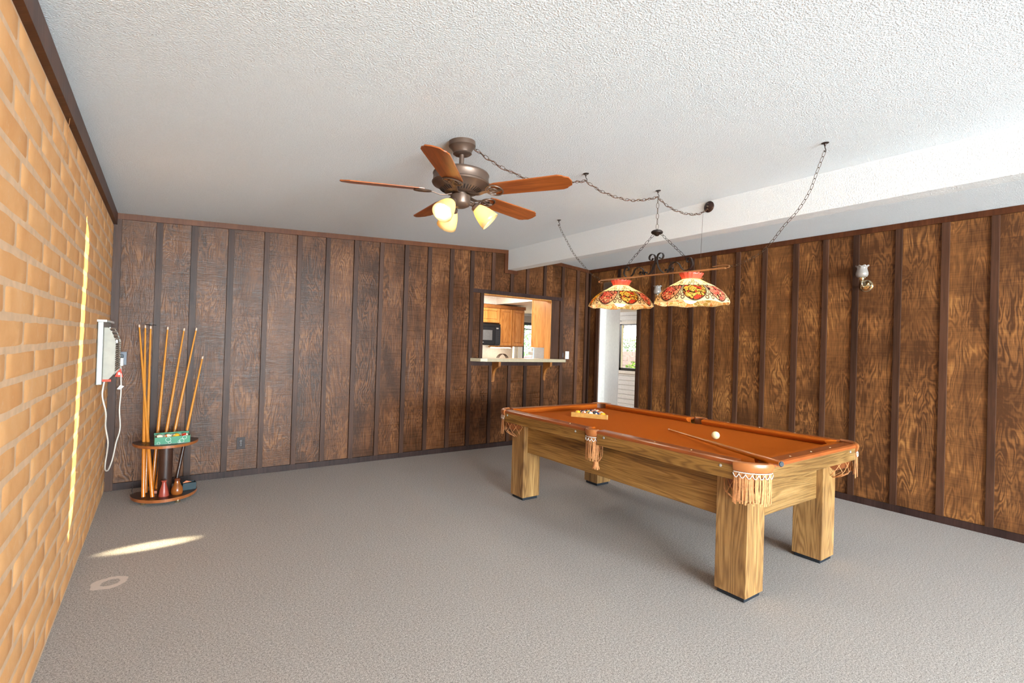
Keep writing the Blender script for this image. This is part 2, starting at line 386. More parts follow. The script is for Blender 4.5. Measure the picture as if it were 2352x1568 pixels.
def shade_mat(name, inside):
    """painted glass lampshade: uv.x = panel number, uv.y = height (0 rim, 1 shoulder, 1.5 neck)"""
    t = NT(name); uv = t.node('ShaderNodeUVMap').outputs[0]; u, v, _ = t.sep(uv)
    fu = t.math('SUBTRACT', t.math('FRACT', u), 0.5); par = t.math('MODULO', t.math('FLOOR', u), 2.0)
    afu = t.math('ABSOLUTE', fu)
    cream = (0.95, 0.84, 0.55)
    # medallion: round lower edge, straight top at v = 1
    dy = t.math('DIVIDE', t.math('MINIMUM', t.math('SUBTRACT', v, 0.80), 0.0), 0.74)
    dx = t.math('DIVIDE', fu, 0.45)
    d = t.math('SQRT', t.math('ADD', t.math('POWER', dx, 2.0), t.math('POWER', dy, 2.0)))
    inm = t.math('MULTIPLY', t.math('LESS_THAN', d, 1.0), t.math('LESS_THAN', v, 1.0))
    p3 = t.comb(t.math('MULTIPLY', u, 6.3), t.math('MULTIPLY', v, 6.0), 0.0)
    nz = t.node('ShaderNodeTexNoise'); t.link(p3, nz.inputs['Vector']); nz.inputs['Scale'].default_value = 0.7
    va = t.node('ShaderNodeVectorMath', operation='MULTIPLY_ADD'); t.link(nz.outputs['Color'], va.inputs[0]); va.inputs[1].default_value = (2.2, 2.2, 0); t.link(p3, va.inputs[2])
    vo = t.node('ShaderNodeTexVoronoi', feature='F1'); t.link(va.outputs[0], vo.inputs['Vector']); vo.inputs['Scale'].default_value = 1.05
    ve = t.node('ShaderNodeTexVoronoi', feature='DISTANCE_TO_EDGE'); t.link(va.outputs[0], ve.inputs['Vector']); ve.inputs['Scale'].default_value = 1.05
    cr = t.node('ShaderNodeSeparateColor'); t.link(vo.outputs['Color'], cr.inputs[0]); rr = cr.outputs[0]
    cA = t.ramp(rr, [(0, (0.80, 0.50, 0.10)), (0.3, (0.85, 0.62, 0.12)), (0.55, (0.72, 0.10, 0.05)), (0.75, (0.88, 0.66, 0.16))], 'CONSTANT')
    cB = t.ramp(rr, [(0, (0.85, 0.30, 0.20)), (0.35, (0.88, 0.48, 0.30)), (0.6, (0.72, 0.16, 0.12)), (0.8, (0.88, 0.52, 0.30))], 'CONSTANT')
    cm = t.mix(par, cB, cA)
    edge = t.math('LESS_THAN', ve.outputs['Distance'], 0.055)
    dark = (0.05, 0.02, 0.015)
    cm = t.mix(edge, cm, dark)
    col = t.mix(inm, cream, cm)
    ring = t.math('MULTIPLY', t.math('LESS_THAN', t.math('ABSOLUTE', t.math('SUBTRACT', d, 1.0)), 0.045), t.math('LESS_THAN', v, 1.0))
    rib = t.math('MULTIPLY', t.math('GREATER_THAN', afu, 0.485), t.math('GREATER_THAN', v, 0.28))
    rib2 = t.math('MULTIPLY', t.math('LESS_THAN', afu, 0.016), t.math('GREATER_THAN', v, 1.0))
    band = t.math('LESS_THAN', t.math('ABSOLUTE', t.math('SUBTRACT', v, 1.0)), 0.022)
    def curl(cu, cv, r0, w=0.016):
        du = t.math('SUBTRACT', afu, cu); dv = t.math('MULTIPLY', t.math('SUBTRACT', v, cv), 0.55)
        dd = t.math('SQRT', t.math('ADD', t.math('MULTIPLY', du, du), t.math('MULTIPLY', dv, dv)))
        return t.math('LESS_THAN', t.math('ABSOLUTE', t.math('SUBTRACT', dd, r0)), w)
    ln = ring
    for q in (rib, rib2, band, curl(0.42, 0.36, 0.045), curl(0.40, 0.18, 0.05), curl(0.24, 1.13, 0.055), curl(0.10, 1.30, 0.05)): ln = t.math('MAXIMUM', ln, q)
    col = t.mix(t.math('MULTIPLY', ln, 0.85), col, dark)
    if inside:
        cI = t.ramp(rr, [(0, (0.78, 0.36, 0.10)), (0.3, (0.86, 0.60, 0.26)), (0.6, (0.70, 0.24, 0.06)), (0.8, (0.60, 0.42, 0.12))], 'CONSTANT')
        cI = t.mix(t.math('LESS_THAN', ve.outputs['Distance'], 0.07), cI, (0.95, 0.80, 0.48))
        col = t.mix(t.math('LESS_THAN', v, 0.55), col, cI)
    di = t.node('ShaderNodeBsdfDiffuse'); tr = t.node('ShaderNodeBsdfTranslucent'); m1 = t.node('ShaderNodeMixShader'); m1.inputs[0].default_value = 0.62
    t.link(col, di.inputs[0]); t.link(col, tr.inputs[0]); t.link(di.outputs[0], m1.inputs[1]); t.link(tr.outputs[0], m1.inputs[2]); t.link(m1.outputs[0], t.out.inputs[0])
    return t.m
MT['shade_out'] = shade_mat('painted_shade', False); MT['shade_in'] = shade_mat('painted_shade_inside', True)
MT['ruffle'] = translucent('red_ruffle_glass', (0.92, 0.20, 0.12), 0.6, 0.05)

# ------------------------------------------------------------------ the room shell
FR = -14.0           # front wall (behind the camera)
RW = 5.782          # right wall
def zc(x):          # ceiling height
    return 2.4416 + 0.05974*x if x <= 4.218 else 2.594 + (x-RW)*-0.0693
BX0, BX1, BZ = 4.218, 4.368, 2.423

def structure(name, me, kind='structure'):
    o = bpy.data.objects.new(name, me); COL.objects.link(o); o['kind'] = kind; return o

structure('floor', MB().box(-0.1, FR-.1, -0.06, RW+.02, 0.06, 0).mesh(MT['carpet']))
m = MB()
m.prism([(-0.12, zc(-0.12)), (BX0+.01, zc(BX0)), (BX0+.01, zc(BX0)+.12), (-0.12, zc(-.12)+.12)], 'y', FR-.1, 0.1)
m.prism([(BX1-.01, zc(BX1)), (RW+.15, zc(RW+.15)), (RW+.15, zc(RW)+.22), (BX1-.01, zc(BX1)+.12)], 'y', FR-.1, 0.1)
structure('ceiling', m.mesh(MT['ceil']))
structure('trim_1', MB().prism([(BX0, BZ), (BX1, BZ), (BX1, 2.85), (BX0, 2.85)], 'y', FR-.1, 0.0).mesh(MT['beam'], bevel=0.006))['label'] = 'white textured ceiling beam'

# --- back wall with a pass-through opening
OX0, OX1, OZ0, OZ1 = 3.838, 5.034, 1.18, 2.066
def top_at(x): return BZ if BX0 <= x <= BX1 else zc(x)
m = MB(); xs = [-.1, OX0, OX1, 5.93]
m.prism([(-.1, 0), (OX0, 0), (OX0, 2.9), (-.1, 2.9)], 'y', 0.012, 0.13)
m.prism([(OX0, 0), (OX1, 0), (OX1, OZ0), (OX0, OZ0)], 'y', 0.012, 0.13)
m.prism([(OX0, OZ1), (OX1, OZ1), (OX1, 2.9), (OX0, 2.9)], 'y', 0.012, 0.13)
m.prism([(OX1, 0), (5.93, 0), (5.93, 2.9), (OX1, 2.9)], 'y', 0.012, 0.13)
wb = structure('wall_back', m.mesh(MT['trim_dark']))
BL = [0.045, 0.305, 0.573, 0.875, 1.195, 1.509, 1.802, 2.108, 2.406, 2.712, 3.016, 3.325, 3.626, 3.958, 4.27, 4.545, 4.858, 5.207, 5.505, 5.70]
BW = [0.0]*len(BL)
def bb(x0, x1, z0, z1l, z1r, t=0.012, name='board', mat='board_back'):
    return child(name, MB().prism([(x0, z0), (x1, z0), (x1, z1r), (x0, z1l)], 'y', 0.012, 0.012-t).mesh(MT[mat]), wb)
edges = [-0.02] + BL[1:] + [5.782]
for i in range(len(edges)-1):
    x0, x1 = edges[i]+.001, edges[i+1]-.001
    # cut boards at the opening and at the beam
    segs = []
    for a, b in ((x0, min(x1, OX0)), (max(x0, OX0), min(x1, OX1)), (max(x0, OX1), x1)):
        if b-a > 0.01:
            if abs(a-OX0) < 1e-6 or (a > OX0-1e-6 and b < OX1+1e-6): segs += [(a, b, 0.0, OZ0), (a, b, OZ1, None)]
            else: segs.append((a, b, 0.0, None))
    for a, b, z0, z1 in segs:
        if z1 is not None: bb(a, b, z0, z1, z1); continue
        cuts = [a] + [c for c in (BX0, BX1) if a < c < b] + [b]
        if len(cuts) == 2: bb(a, b, z0, top_at((a+b)/2) if BX0 <= (a+b)/2 <= BX1 else zc(a), top_at((a+b)/2) if BX0 <= (a+b)/2 <= BX1 else zc(b))
        else:
            mm = MB()
            for c0, c1 in zip(cuts, cuts[1:]):
                inb = BX0 <= (c0+c1)/2 <= BX1
                z = BZ if inb else None
                mm.prism([(c0, z0), (c1, z0), (c1, z or zc(c1-1e-6 if c1 <= BX0 else c1)), (c0, z or zc(c0 if c0 > BX1-1e-6 or c0 < BX0 else c0))], 'y', 0.012, 0)
            child('board', mm.mesh(MT['board_back']), wb)
def batten_b(x, z0, z1, w=0.05, t=0.02):
    jit = random.uniform(-.004, .006)
    child('batten', MB().prism([(x, z0), (x+w+jit, z0), (x+w+jit, z1), (x, z1)], 'y', 0.0, -t-random.uniform(0, .005)).mesh(MT['batten'], bevel=0.0015), wb)
for x in BL[1:]:
    zt = (BZ if BX0-.03 <= x <= BX1 else zc(x)) - 0.052
    if OX0-.16 < x < OX1+.2 and x not in (3.626, 5.207):
        batten_b(x, 0.06, 1.155 - 0.052)
        if x > 3.7: batten_b(x, 2.118, zt)
    else: batten_b(x, 0.06, zt)
batten_b(0.0, 0.0, zc(0)-.052, 0.056, 0.03)     # post in the corner by the brick wall
def strip_b(name, x0, x1, za, zb_, h=0.052, t=0.02, mat='trim'):
    child(name, MB().prism([(x0, za-h), (x1, zb_-h), (x1, zb_), (x0, za)], 'y', 0.0, -t).mesh(MT[mat], bevel=0.0015), wb)
strip_b('crown_trim', 0.0, BX0, zc(0), zc(BX0)); strip_b('crown_trim', BX1, RW-.002, zc(BX1+.001), zc(RW))
strip_b('crown_trim', BX0-.05, BX1+.02, BZ, BZ)
child('crown_trim', MB().prism([(BX0-.052, BZ-.052), (BX0, BZ-.052), (BX0, zc(BX0)-.05), (BX0-.052, zc(BX0)-.05)], 'y', 0, -.021).mesh(MT['trim'], bevel=.0015), wb)
strip_b('base_trim', 0.056, RW-.002, 0.06, 0.06, 0.06, 0.022, 'trim_dark')
# casing round the pass-through
strip_b('casing', 3.68, 5.225, 2.118, 2.118, 0.05, 0.022, 'trim_dark')
strip_b('casing', 3.68, 5.225, 1.157, 1.157, 0.052, 0.022, 'trim_dark')
child('casing', MB().box(3.795, -0.024, 1.157, OX0+.004, 0, 2.068).mesh(MT['batten'], bevel=.0015), wb)
child('casing', MB().box(OX1-.004, -0.006, 1.157, OX1+.145, 0, 2.068).mesh(MT['batten'], bevel=.0015), wb)
child('casing', MB().box(OX1+.155, -0.024, 1.157, OX1+.185, 0, 2.068).mesh(MT['batten'], bevel=.0015), wb)
# oak lining of the opening
child('jamb_lining', MB().box(OX1-.012, -0.004, 1.18, OX1+.001, 0.131, OZ1).mesh(MT['oak']), wb)
child('jamb_lining', MB().box(OX0-.001, -0.004, 1.18, OX0+.012, 0.131, OZ1).mesh(MT['oak']), wb)
child('head_lining', MB().box(OX0, -0.004, OZ1-.012, OX1, 0.131, OZ1+.001).mesh(MT['oak']), wb)

# --- right wall with a doorway
DY0, DY1, DZ = -0.985, -0.255, 2.10
m = MB()
for a, b, z0, z1 in ((FR-.1, DY0, 0, 2.9), (DY0, DY1, DZ, 2.9), (DY1, 0.13, 0, 2.9)):
    m.box(RW+.012, a, z0, RW+.13, b, z1)
wr = structure('wall_right', m.mesh(MT['trim_dark']))
RE = [FR] + [-13.6, -13.3, -13.0, -12.7, -12.4, -12.1, -11.8, -11.5, -11.2, -10.9, -10.6, -10.35, -10.1, -9.8, -9.5, -9.19, -8.88, -8.57, -8.26, -7.95, -7.65, -7.35, -7.04, -6.74, -6.43, -6.12, -5.82, -5.51, -5.20, -4.88, -4.574, -4.266, -3.942, -3.608, -3.343, -3.056, -2.732, -2.423, -2.116, -1.813, -1.507, -1.217] + [DY0]
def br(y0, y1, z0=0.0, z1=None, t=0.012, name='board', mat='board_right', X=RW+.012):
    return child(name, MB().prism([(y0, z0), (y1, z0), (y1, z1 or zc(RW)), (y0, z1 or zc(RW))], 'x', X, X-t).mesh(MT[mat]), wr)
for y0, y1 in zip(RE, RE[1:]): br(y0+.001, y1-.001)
br(DY0+.001, -.62, DZ); br(-.618, DY1, DZ); br(DY1+.001, -.001)
for y in RE[1:-1]:
    ww = 0.052 + random.uniform(-.004, .006)
    child('batten', MB().box(RW-.02, y-ww, 0.06, RW, y, zc(RW)-.052).mesh(MT['batten'], bevel=.0015), wr)
child('batten', MB().box(RW-.02, -.66, DZ+.05, RW, -.61, zc(RW)-.052).mesh(MT['batten'], bevel=.0015), wr)
child('batten', MB().box(RW-.02, -.05, 0.06, RW, 0, zc(RW)-.052).mesh(MT['batten'], bevel=.0015), wr)
child('crown_trim', MB().box(RW-.021, FR, zc(RW)-.052, RW, 0, zc(RW)-.001).mesh(MT['trim'], bevel=.0015), wr)
child('base_trim', MB().box(RW-.022, FR, 0, RW, DY0-.06, 0.06).mesh(MT['trim_dark'], bevel=.0015), wr)
child('base_trim', MB().box(RW-.022, DY1+.06, 0, RW, -.02, 0.06).mesh(MT['trim_dark'], bevel=.0015), wr)
child('door_casing', MB().box(RW-.024, DY0-.06, 0, RW, DY0, DZ).mesh(MT['batten'], bevel=.0015), wr)
child('door_casing', MB().box(RW-.024, DY1, 0, RW, DY1+.06, DZ).mesh(MT['batten'], bevel=.0015), wr)
child('door_casing', MB().box(RW-.024, DY0-.06, DZ, RW, DY1+.06, DZ+.055).mesh(MT['trim'], bevel=.0015), wr)
child('door_jamb', MB().box(RW, DY1-.004, 0, RW+.135, DY1+.012, DZ).mesh(simple('jamb_white', S(206, 203, 198), 0.5)), wr)
child('door_jamb', MB().box(RW, DY0-.012, 0, RW+.135, DY0+.002, DZ).mesh(MT['batten']), wr)
child('door_jamb', MB().box(RW, DY0, DZ-.002, RW+.135, DY1, DZ+.012).mesh(MT['trim']), wr)

# --- left wall: slump adobe bricks
wl_ = structure('wall_left', MB().box(-0.16, FR-.1, 0, -0.0016, 0.02, 2.44).mesh(MT['mortar']))
def brick_mesh(seed, L=0.39, H=0.090, bm=None, oy=0, oz=0):
    rg = random.Random(seed); own = bm is None
    b = bm or bmesh.new(); NY, NZ = 7, 4; V = []
    lean = rg.uniform(-.0015, .0015)
    for j in range(NZ):
        row = []
        for i in range(NY):
            fy = i/(NY-1); fz = j/(NZ-1); ey = min(fy, 1-fy); ez = min(fz, 1-fz)
            edge = (i in (0, NY-1)) or (j in (0, NZ-1))
            x = -0.003 if edge else 0.0012 + rg.uniform(-.0008, .0010) + lean*(fz-.5)*1.0
            yy = [.005, .04, .22, .5, .78, .96, .995][i]*L; zz = [.03, .16, .84, .97][j]*H
            if edge: yy += rg.uniform(-.0025, .0025); zz += rg.uniform(-.003, .003)
            row.append(b.verts.new((x, oy+yy-L/2, oz+zz-H/2)))
        V.append(row)
    for j in range(NZ-1):
        for i in range(NY-1): b.faces.new((V[j][i], V[j][i+1], V[j+1][i+1], V[j+1][i]))
    if not own: return
    me = bpy.data.meshes.new('brick'); b.to_mesh(me); b.free(); me.materials.append(MT['adobe'])
    for p in me.polygons: p.use_smooth = True
    return me
BM = [brick_mesh(100+i) for i in range(10)]
far = bmesh.new(); rb = random.Random(3)
CH = 0.1017; nb = 0
for c in range(24):
    z = 0.003 + c*CH + CH/2; off = 0.0 if c % 2 else 0.2
    y = -0.012 + off - rb.uniform(0, .03)
    while y > FR:
        L = 0.39 + rb.uniform(-.02, .02); L = min(L, 0.42); y1 = min(y, -0.008); y0 = y-L; y = y0 - 0.016
        if y1-y0 < 0.06: continue
        yc = (y0+y1)/2
        if yc > -4.35 and nb < 296:
            o = child('brick', BM[rb.randrange(10)], wl_, (0, yc, z+rb.uniform(-.002, .002)), scale=(1, (y1-y0)/0.39, 1)); nb += 1
            o.rotation_euler = (rb.uniform(-.007, .007), 0, 0)
        elif y0 > FR: brick_mesh(rb.randrange(9999), y1-y0, 0.088, far, yc, z)
me = bpy.data.meshes.new('brick_rows'); far.to_mesh(me); far.free(); me.materials.append(MT['adobe'])
for p in me.polygons: p.use_smooth = True
child('brick_rows', me, wl_, kind='stuff')
child('crown_trim', MB().box(-0.004, FR, 2.337, 0.026, 0, 2.4405).mesh(MT['trim'], bevel=0.002), wl_)
w_ = [(0.004, -2.60, 2.345), (0.012, -2.605, 2.372), (0.016, -2.615, 2.36), (0.012, -2.63, 2.28), (0.012, -2.645, 2.19), (0.010, -2.652, 2.150), (0.012, -2.66, 2.152)]
tag(structure('loose_wire', MB().tube(spline(w_, 5), 0.0011, 5).mesh(MT['brassbar']), 'thing'), 'thin bent wire hanging from the trim over the brick wall', 'wire')

# --- front wall behind the camera: plain, with a slanted slit cut to shape the sun strip
def gx(z): return 5.405 + (z-2.48)*0.070       # left edge of the gap at height z
GW = 0.088
m = MB()
m.prism([(-.15, 0), (gx(0.69), 0), (gx(0.69), 0.69), (gx(2.50), 2.50), (gx(2.5), 2.9), (-.15, 2.9)], 'y', FR-.04, FR)
m.prism([(RW+.15, 0), (gx(0.69), 0), (gx(0.69), 0.62), (gx(0.69)+GW, 0.80), (gx(2.36)+GW, 2.36), (gx(2.50), 2.50), (gx(2.5), 2.9), (RW+.15, 2.9)], 'y', FR-.04, FR)
structure('wall_front', m.mesh(MT['white']))

# ------------------------------------------------------------------ rooms beyond
W_ = MT['white']
m = MB()
m.box(2.6, 2.13, 0, 5.87, 2.25, 2.5)                 # kitchen far wall
m.box(2.5, 0.13, 0, 2.6, 2.25, 2.5)
structure('wall_kitchen', m.mesh(simple('kitchen_wall', S(232, 218, 200), 0.7)))
m = MB()                                              # nook wall with window hole X 7.2-7.56
m.box(5.87, 3.6, 0, 7.20, 3.7, 2.5); m.box(7.60, 3.6, 0, 8.1, 3.7, 2.5); m.box(7.20, 3.6, 1.92, 7.60, 3.7, 2.5); m.box(5.75, 2.25, 0, 5.87, 3.7, 2.5)
structure('wall_nook', m.mesh(simple('nook_wall', S(222, 216, 210), 0.7)))
structure('floor_kitchen', MB().box(2.5, 0.06, -.06, 8.1, 3.7, 0.0).mesh(simple('kitchen_floor', S(150, 125, 100), 0.4)))
structure('floor_sunroom', MB().box(RW+.02, -4.0, -.06, 8.1, 0.06, 0.0).mesh(simple('sunroom_floor', S(165, 150, 135), 0.5)))
m = MB(); TX, TY = 5.37, 1.99                         # dropped ceiling with a raised light tray
m.box(2.5, 0.13, 2.42, 8.1, 3.7, 2.5); m.box(2.6, TY, 2.13, 5.87, 2.25, 2.42); m.box(TX, 0.131, 2.13, 8.1, TY, 2.42); m.box(5.87, TY, 2.13, 8.1, 3.6, 2.42)
structure('ceiling_kitchen', m.mesh(simple('kitchen_ceiling', S(236, 228, 218), 0.8)))
structure('ceiling_sunroom', MB().box(RW+.13, -4.0, 2.35, 8.1, 0.131, 2.45).mesh(W_))
# sunroom far wall, painted courses, window hole y 0.10-1.35, z .945-1.88
WY0, WY1, WZ0, WZ1 = -0.35, 1.345, 0.945, 1.885
m = MB(); m.box(8.03, -4.0, 0, 8.1, WY0, 2.5); m.box(8.03, WY1, 0, 8.1, 3.7, 2.5); m.box(8.03, WY0, 0, 8.1, WY1, WZ0); m.box(8.03, WY0, WZ1, 8.1, WY1, 2.5)
m.box(RW+.13, -4.1, 0, 8.1, -4.0, 2.5)
ws = structure('wall_sunroom', m.mesh(W_))
pm = simple('painted_courses', S(218, 220, 222), 0.6)
for k in range(23):
    z0 = 0.004+k*0.0935
    for y0, y1 in (((-2.5, 3.55),) if (z0+.09 <= WZ0 or z0 >= WZ1) else ((-2.5, WY0), (WY1+.0, 3.55))):
        if z0 < WZ0 < z0+.0935 or z0 < WZ1 < z0+.0935:
            for a, b in ((-2.5, WY0), (WY1, 3.55)): child('course', MB().box(8.0, a, z0, 8.03, b, z0+.088).mesh(pm, bevel=.004), ws)
            break
        child('course', MB().box(8.0, y0, z0, 8.03, y1, z0+.088).mesh(pm, bevel=.004), ws)
# windows
def win(name, parts, pane):
    o = structure(name, MB().box(*pane).mesh(MT['glass']))
    for nm, mat, bs in parts:
        mm = MB()
        for b in bs: mm.box(*b)
        child(nm, mm.mesh(mat, bevel=.002), o)
    return o
fb = 0.055
win('window_1', [('window_frame', MT['black'], [(7.99, WY0, WZ0, 8.04, WY1, WZ0+fb), (7.99, WY0, WZ1-.02, 8.04, WY1, WZ1), (7.99, WY1-.06, WZ0, 8.04, WY1, WZ1), (7.99, WY0, WZ0, 8.04, WY0+fb, WZ1)]),
                 ('window_casing', MT['white'], [(7.975, WY0-.05, WZ0-.06, 8.03, WY1+.045, WZ0), (7.975, WY1, WZ0, 8.03, WY1+.045, WZ1+.05), (7.975, WY0, WZ1, 8.03, WY1+.045, WZ1+.05)])], (8.02, WY0+.02, WZ0+.02, 8.026, WY1-.02, WZ1-.01))
win('window_2', [('window_frame', MT['black'], [(7.185, 3.585, 0.3, 7.235, 3.62, 1.92), (7.2, 3.585, 1.865, 7.60, 3.62, 1.93), (7.235, 3.59, 1.76, 7.53, 3.615, 1.785)]),
                 ('window_casing', MT['white'], [(7.53, 3.57, 0.3, 7.60, 3.62, 1.865), (7.05, 3.57, 0.3, 7.185, 3.60, 1.40)]),
                 ('roller_valance', simple('grey_valance', S(150, 140, 132), 0.7), [(7.15, 3.53, 1.93, 7.66, 3.6, 2.08)])], (7.23, 3.60, 0.3, 7.54, 3.606, 1.87))
# white door standing open beyond the doorway
d = structure('door_1', MB().box(0, -.018, 0.01, 0.70, .018, 2.06).mesh(simple('door_white', S(208, 205, 200), 0.5), bevel=.003))
d.location = (5.925, -0.215, 0); d.rotation_euler = (0, 0, R(25))
child('door_edge_trim', MB().box(0.70, -.022, 0.01, 0.722, .022, 2.06).mesh(W_), d)

# ------------------------------------------------------------------ outside
structure('ground', MB().box(8.1, -8, -.1, 30, 22, -.04).mesh(simple('gravel', S(205, 190, 172), 0.9, var=.15, nscale=5)))
structure('ground_north', MB().box(-4, 3.7, -.1, 8.1, 22, -.04).mesh(simple('gravel_n', S(205, 190, 172), 0.9, var=.15, nscale=5)))
bmat = simple('slump_block', S(206, 168, 150), 0.9, var=0.12, nscale=8)
gw = thing('garden_wall', 'pink block garden wall seen through the sunroom window', 'wall', (12.5, 4, 0))
bk = MB().box(-.1, -.195, 0, .1, .195, .142).mesh(bmat, bevel=.006)
for r0 in range(9):
    for k in range(28): child('block', bk, gw, (0, -5.0 + k*0.40 + (0.2 if r0 % 2 else 0), -.04+r0*0.15))
gn = thing('garden_wall', 'pink block garden wall seen through the kitchen window', 'wall', (10, 8.5, 0), rz=R(90))
for r0 in range(7):
    for k in range(12): child('block', bk, gn, (0, -2.2 + k*0.40 + (0.2 if r0 % 2 else 0), -.04+r0*0.15))
leafm = simple('shrub_leaf', S(112, 132, 84), 0.8, var=.3, nscale=3)
leafb = simple('shrub_leaf_bright', S(120, 170, 80), 0.8, var=.3, nscale=3)
def shrub(loc, rx, h, n, label, mat, seed, leaf=0.06):
    rg = random.Random(seed); t_ = thing('shrub', label, 'shrub', loc, 'shrubs outside the windows'); mm = MB()
    for k in range(n):
        th = rg.uniform(0, 6.28); ph = math.acos(rg.uniform(-.6, 1)); rr = rg.uniform(.55, 1)
        p = Vector((rx*rr*math.sin(ph)*math.cos(th), rx*rr*math.sin(ph)*math.sin(th), h*.55 + h*.45*rr*math.cos(ph)))
        d1 = Vector((rg.uniform(-1, 1), rg.uniform(-1, 1), rg.uniform(-1, 1))).normalized()*leaf; d2 = d1.orthogonal().normalized()*leaf*.5
        mm.bm.faces.new([mm.bm.verts.new(p+q) for q in (d1, d2, -d1, -d2)])
    child('foliage', mm.mesh(mat), t_)
    mm = MB()
    for k in range(7):
        th = k*.9; mm.tube([(0, 0, -.04), (rx*.25*math.cos(th), rx*.25*math.sin(th), h*.35), (rx*.6*math.cos(th), rx*.6*math.sin(th), h*.7)], [.02, .015, .006], 5)
    child('stem', mm.mesh(MT['rackwood']), t_)
shrub((14.2, 4.6, 0), 1.05, 2.6, 3200, 'grey green desert shrub behind the garden wall', leafm, 5, .05)
shrub((14.4, 7.2, 0), 1.15, 2.4, 2500, 'second grey green shrub behind the garden wall, further left', leafm, 6, .05)
shrub((14.4, 2.2, 0), 1.0, 2.3, 2500, 'third grey green shrub behind the garden wall, further right', leafm, 8, .05)
shrub((9.2, 1.9, 0), 0.42, 1.12, 900, 'bright green plant low outside the sunroom window', leafb, 9, .045)
shrub((11.2, 10.5, 0), 1.3, 2.9, 3600, 'green leafy tree outside the kitchen window', leafb, 10, .06)
pr = thing('patio_roof', 'brown patio roof with white rafters outside the sunroom window', 'roof', (9.6, 1.5, 0))
child('roof_deck', MB().box(-1.5, -6, 2.33, 1.4, 6, 2.38).mesh(simple('roof_boards', S(110, 92, 84), 0.8)), pr)
for k in range(12): child('rafter', MB().box(-1.5, -.025, 2.24, 1.4, .025, 2.33).mesh(W_), pr, (0, -5.2+k*.9, 0))
child('fascia', MB().box(1.4, -6, 1.97, 1.46, 6, 2.38).mesh(simple('roof_fascia', S(120, 100, 90), 0.8)), pr)
child('post', MB().box(1.34, -5.9, -.04, 1.44, -5.8, 2.0).mesh(W_), pr); child('post', MB().box(1.34, 5.8, -.04, 1.44, 5.9, 2.0).mesh(W_), pr)
tag(structure('roof_slab', MB().box(2.4, -8, 2.98, 8.3, 3.9, 3.1).mesh(W_)), 'flat roof over the far rooms')

# ------------------------------------------------------------------ kitchen things
oak = MT['oak']
def raised_door(x0, x1, z0, z1, y, t=0.02):
    mm = MB(); s_ = 0.045
    mm.box(x0, y, z0, x0+s_, y+t, z1).box(x1-s_, y, z0, x1, y+t, z1).box(x0+s_, y, z0, x1-s_, y+t, z0+s_).box(x0+s_, y, z1-s_, x1-s_, y+t, z1)
    mm.box(x0+s_, y+.012, z0+s_, x1-s_, y+t, z1-s_)
    a = (x0+s_+.02, z0+s_+.02, x1-s_-.02, z1-s_-.02)
    mm.box(a[0], y+.004, a[1], a[2], y+.013, a[3])
    return mm.mesh(oak, bevel=.0015)
cb = thing('wall_cabinet', 'two-door golden oak wall cabinet right of the microwave', 'cabinet', (5.61, 1.96, 1.36))
child('body', MB().box(-.275, -.14, 0, .28, .17, .70).mesh(MT['oakd'], bevel=.002), cb)
child('door', raised_door(-.268, -.004, .015, .68, -.162), cb); child('door', raised_door(.008, .272, .015, .68, -.162), cb)
child('cornice', MB().box(-.275, -.175, .685, .295, .17, .745).mesh(MT['oakd'], bevel=.004), cb)
cb = thing('wall_cabinet', 'short golden oak wall cabinet above the microwave', 'cabinet', (5.0, 1.96, 1.775))
child('body', MB().box(-.33, -.14, 0, .33, .17, .285).mesh(MT['oakd'], bevel=.002), cb)
child('door', raised_door(-.32, .325, .01, .265, -.162), cb)
child('cornice', MB().box(-.33, -.175, .27, .335, .17, .33).mesh(MT['oakd'], bevel=.004), cb)
mw = thing('microwave', 'black built-in microwave under the short oak cabinet', 'microwave', (5.02, 1.93, 1.375))
child('body', MB().box(-.36, -.14, 0, .325, .2, .385).mesh(MT['black'], bevel=.006), mw)
child('door_panel', MB().box(-.35, -.155, .02, .20, -.14, .33).mesh(simple('mw_door', S(30, 30, 33), .15)), mw)
child('door_window', MB().box(-.29, -.16, .09, .14, -.154, .27).mesh(simple('mw_glass', S(96, 94, 94), .1)), mw)
child('control_panel', MB().box(.21, -.158, .02, .318, -.14, .33).mesh(simple('mw_panel', S(36, 36, 40), .3)), mw)
bt = MB().box(-.008, -.004, -.006, .008, 0, .006).mesh(MT['lightgrey'])
bt2 = MB().box(-.007, -.003, -.005, .007, 0, .005).mesh(simple('mw_button', S(52, 52, 56), .4))
for r0 in range(6):
    for k in range(3): child('button', bt2, mw, (.238+k*.027, -.158, .08+r0*.033))
child('vent_grille', MB().box(-.35, -.15, .34, .318, -.14, .375).mesh(MT['black']), mw)
child('badge', MB().box(.225, -.161, .295, .27, -.157, .315).mesh(MT['lightgrey']), mw)
child('badge', MB().box(-.12, -.163, .045, -.04, -.155, .055).mesh(MT['lightgrey']), mw)
uc = thing('under_cabinet_light', 'lit strip lamp under the two-door oak cabinet', 'lamp', (5.43, 1.90, 1.34))
child('housing', MB().box(-.24, -.05, .0, .24, .04, .02).mesh(oak), uc)
child('tube', MB().box(-.20, -.048, -.012, .20, .03, 0).mesh(MT['tubelight'], bevel=.004), uc)
sc = thing('side_cabinet', 'golden oak cabinet side right of the pass-through opening', 'cabinet', (5.05, 0.135, 1.365))
child('side_panel', MB().box(0, 0, 0, .02, .335, .76).mesh(oak), sc); child('body', MB().box(.02, 0, 0, .5, .33, .76).mesh(oak), sc)
child('face_frame', MB().box(-.004, .335, 0, .5, .355, .76).mesh(oak), sc)
dr = thing('dish_basket', 'small round-topped wire dish rack on the kitchen counter', 'rack', (4.47, .42, 1.13))
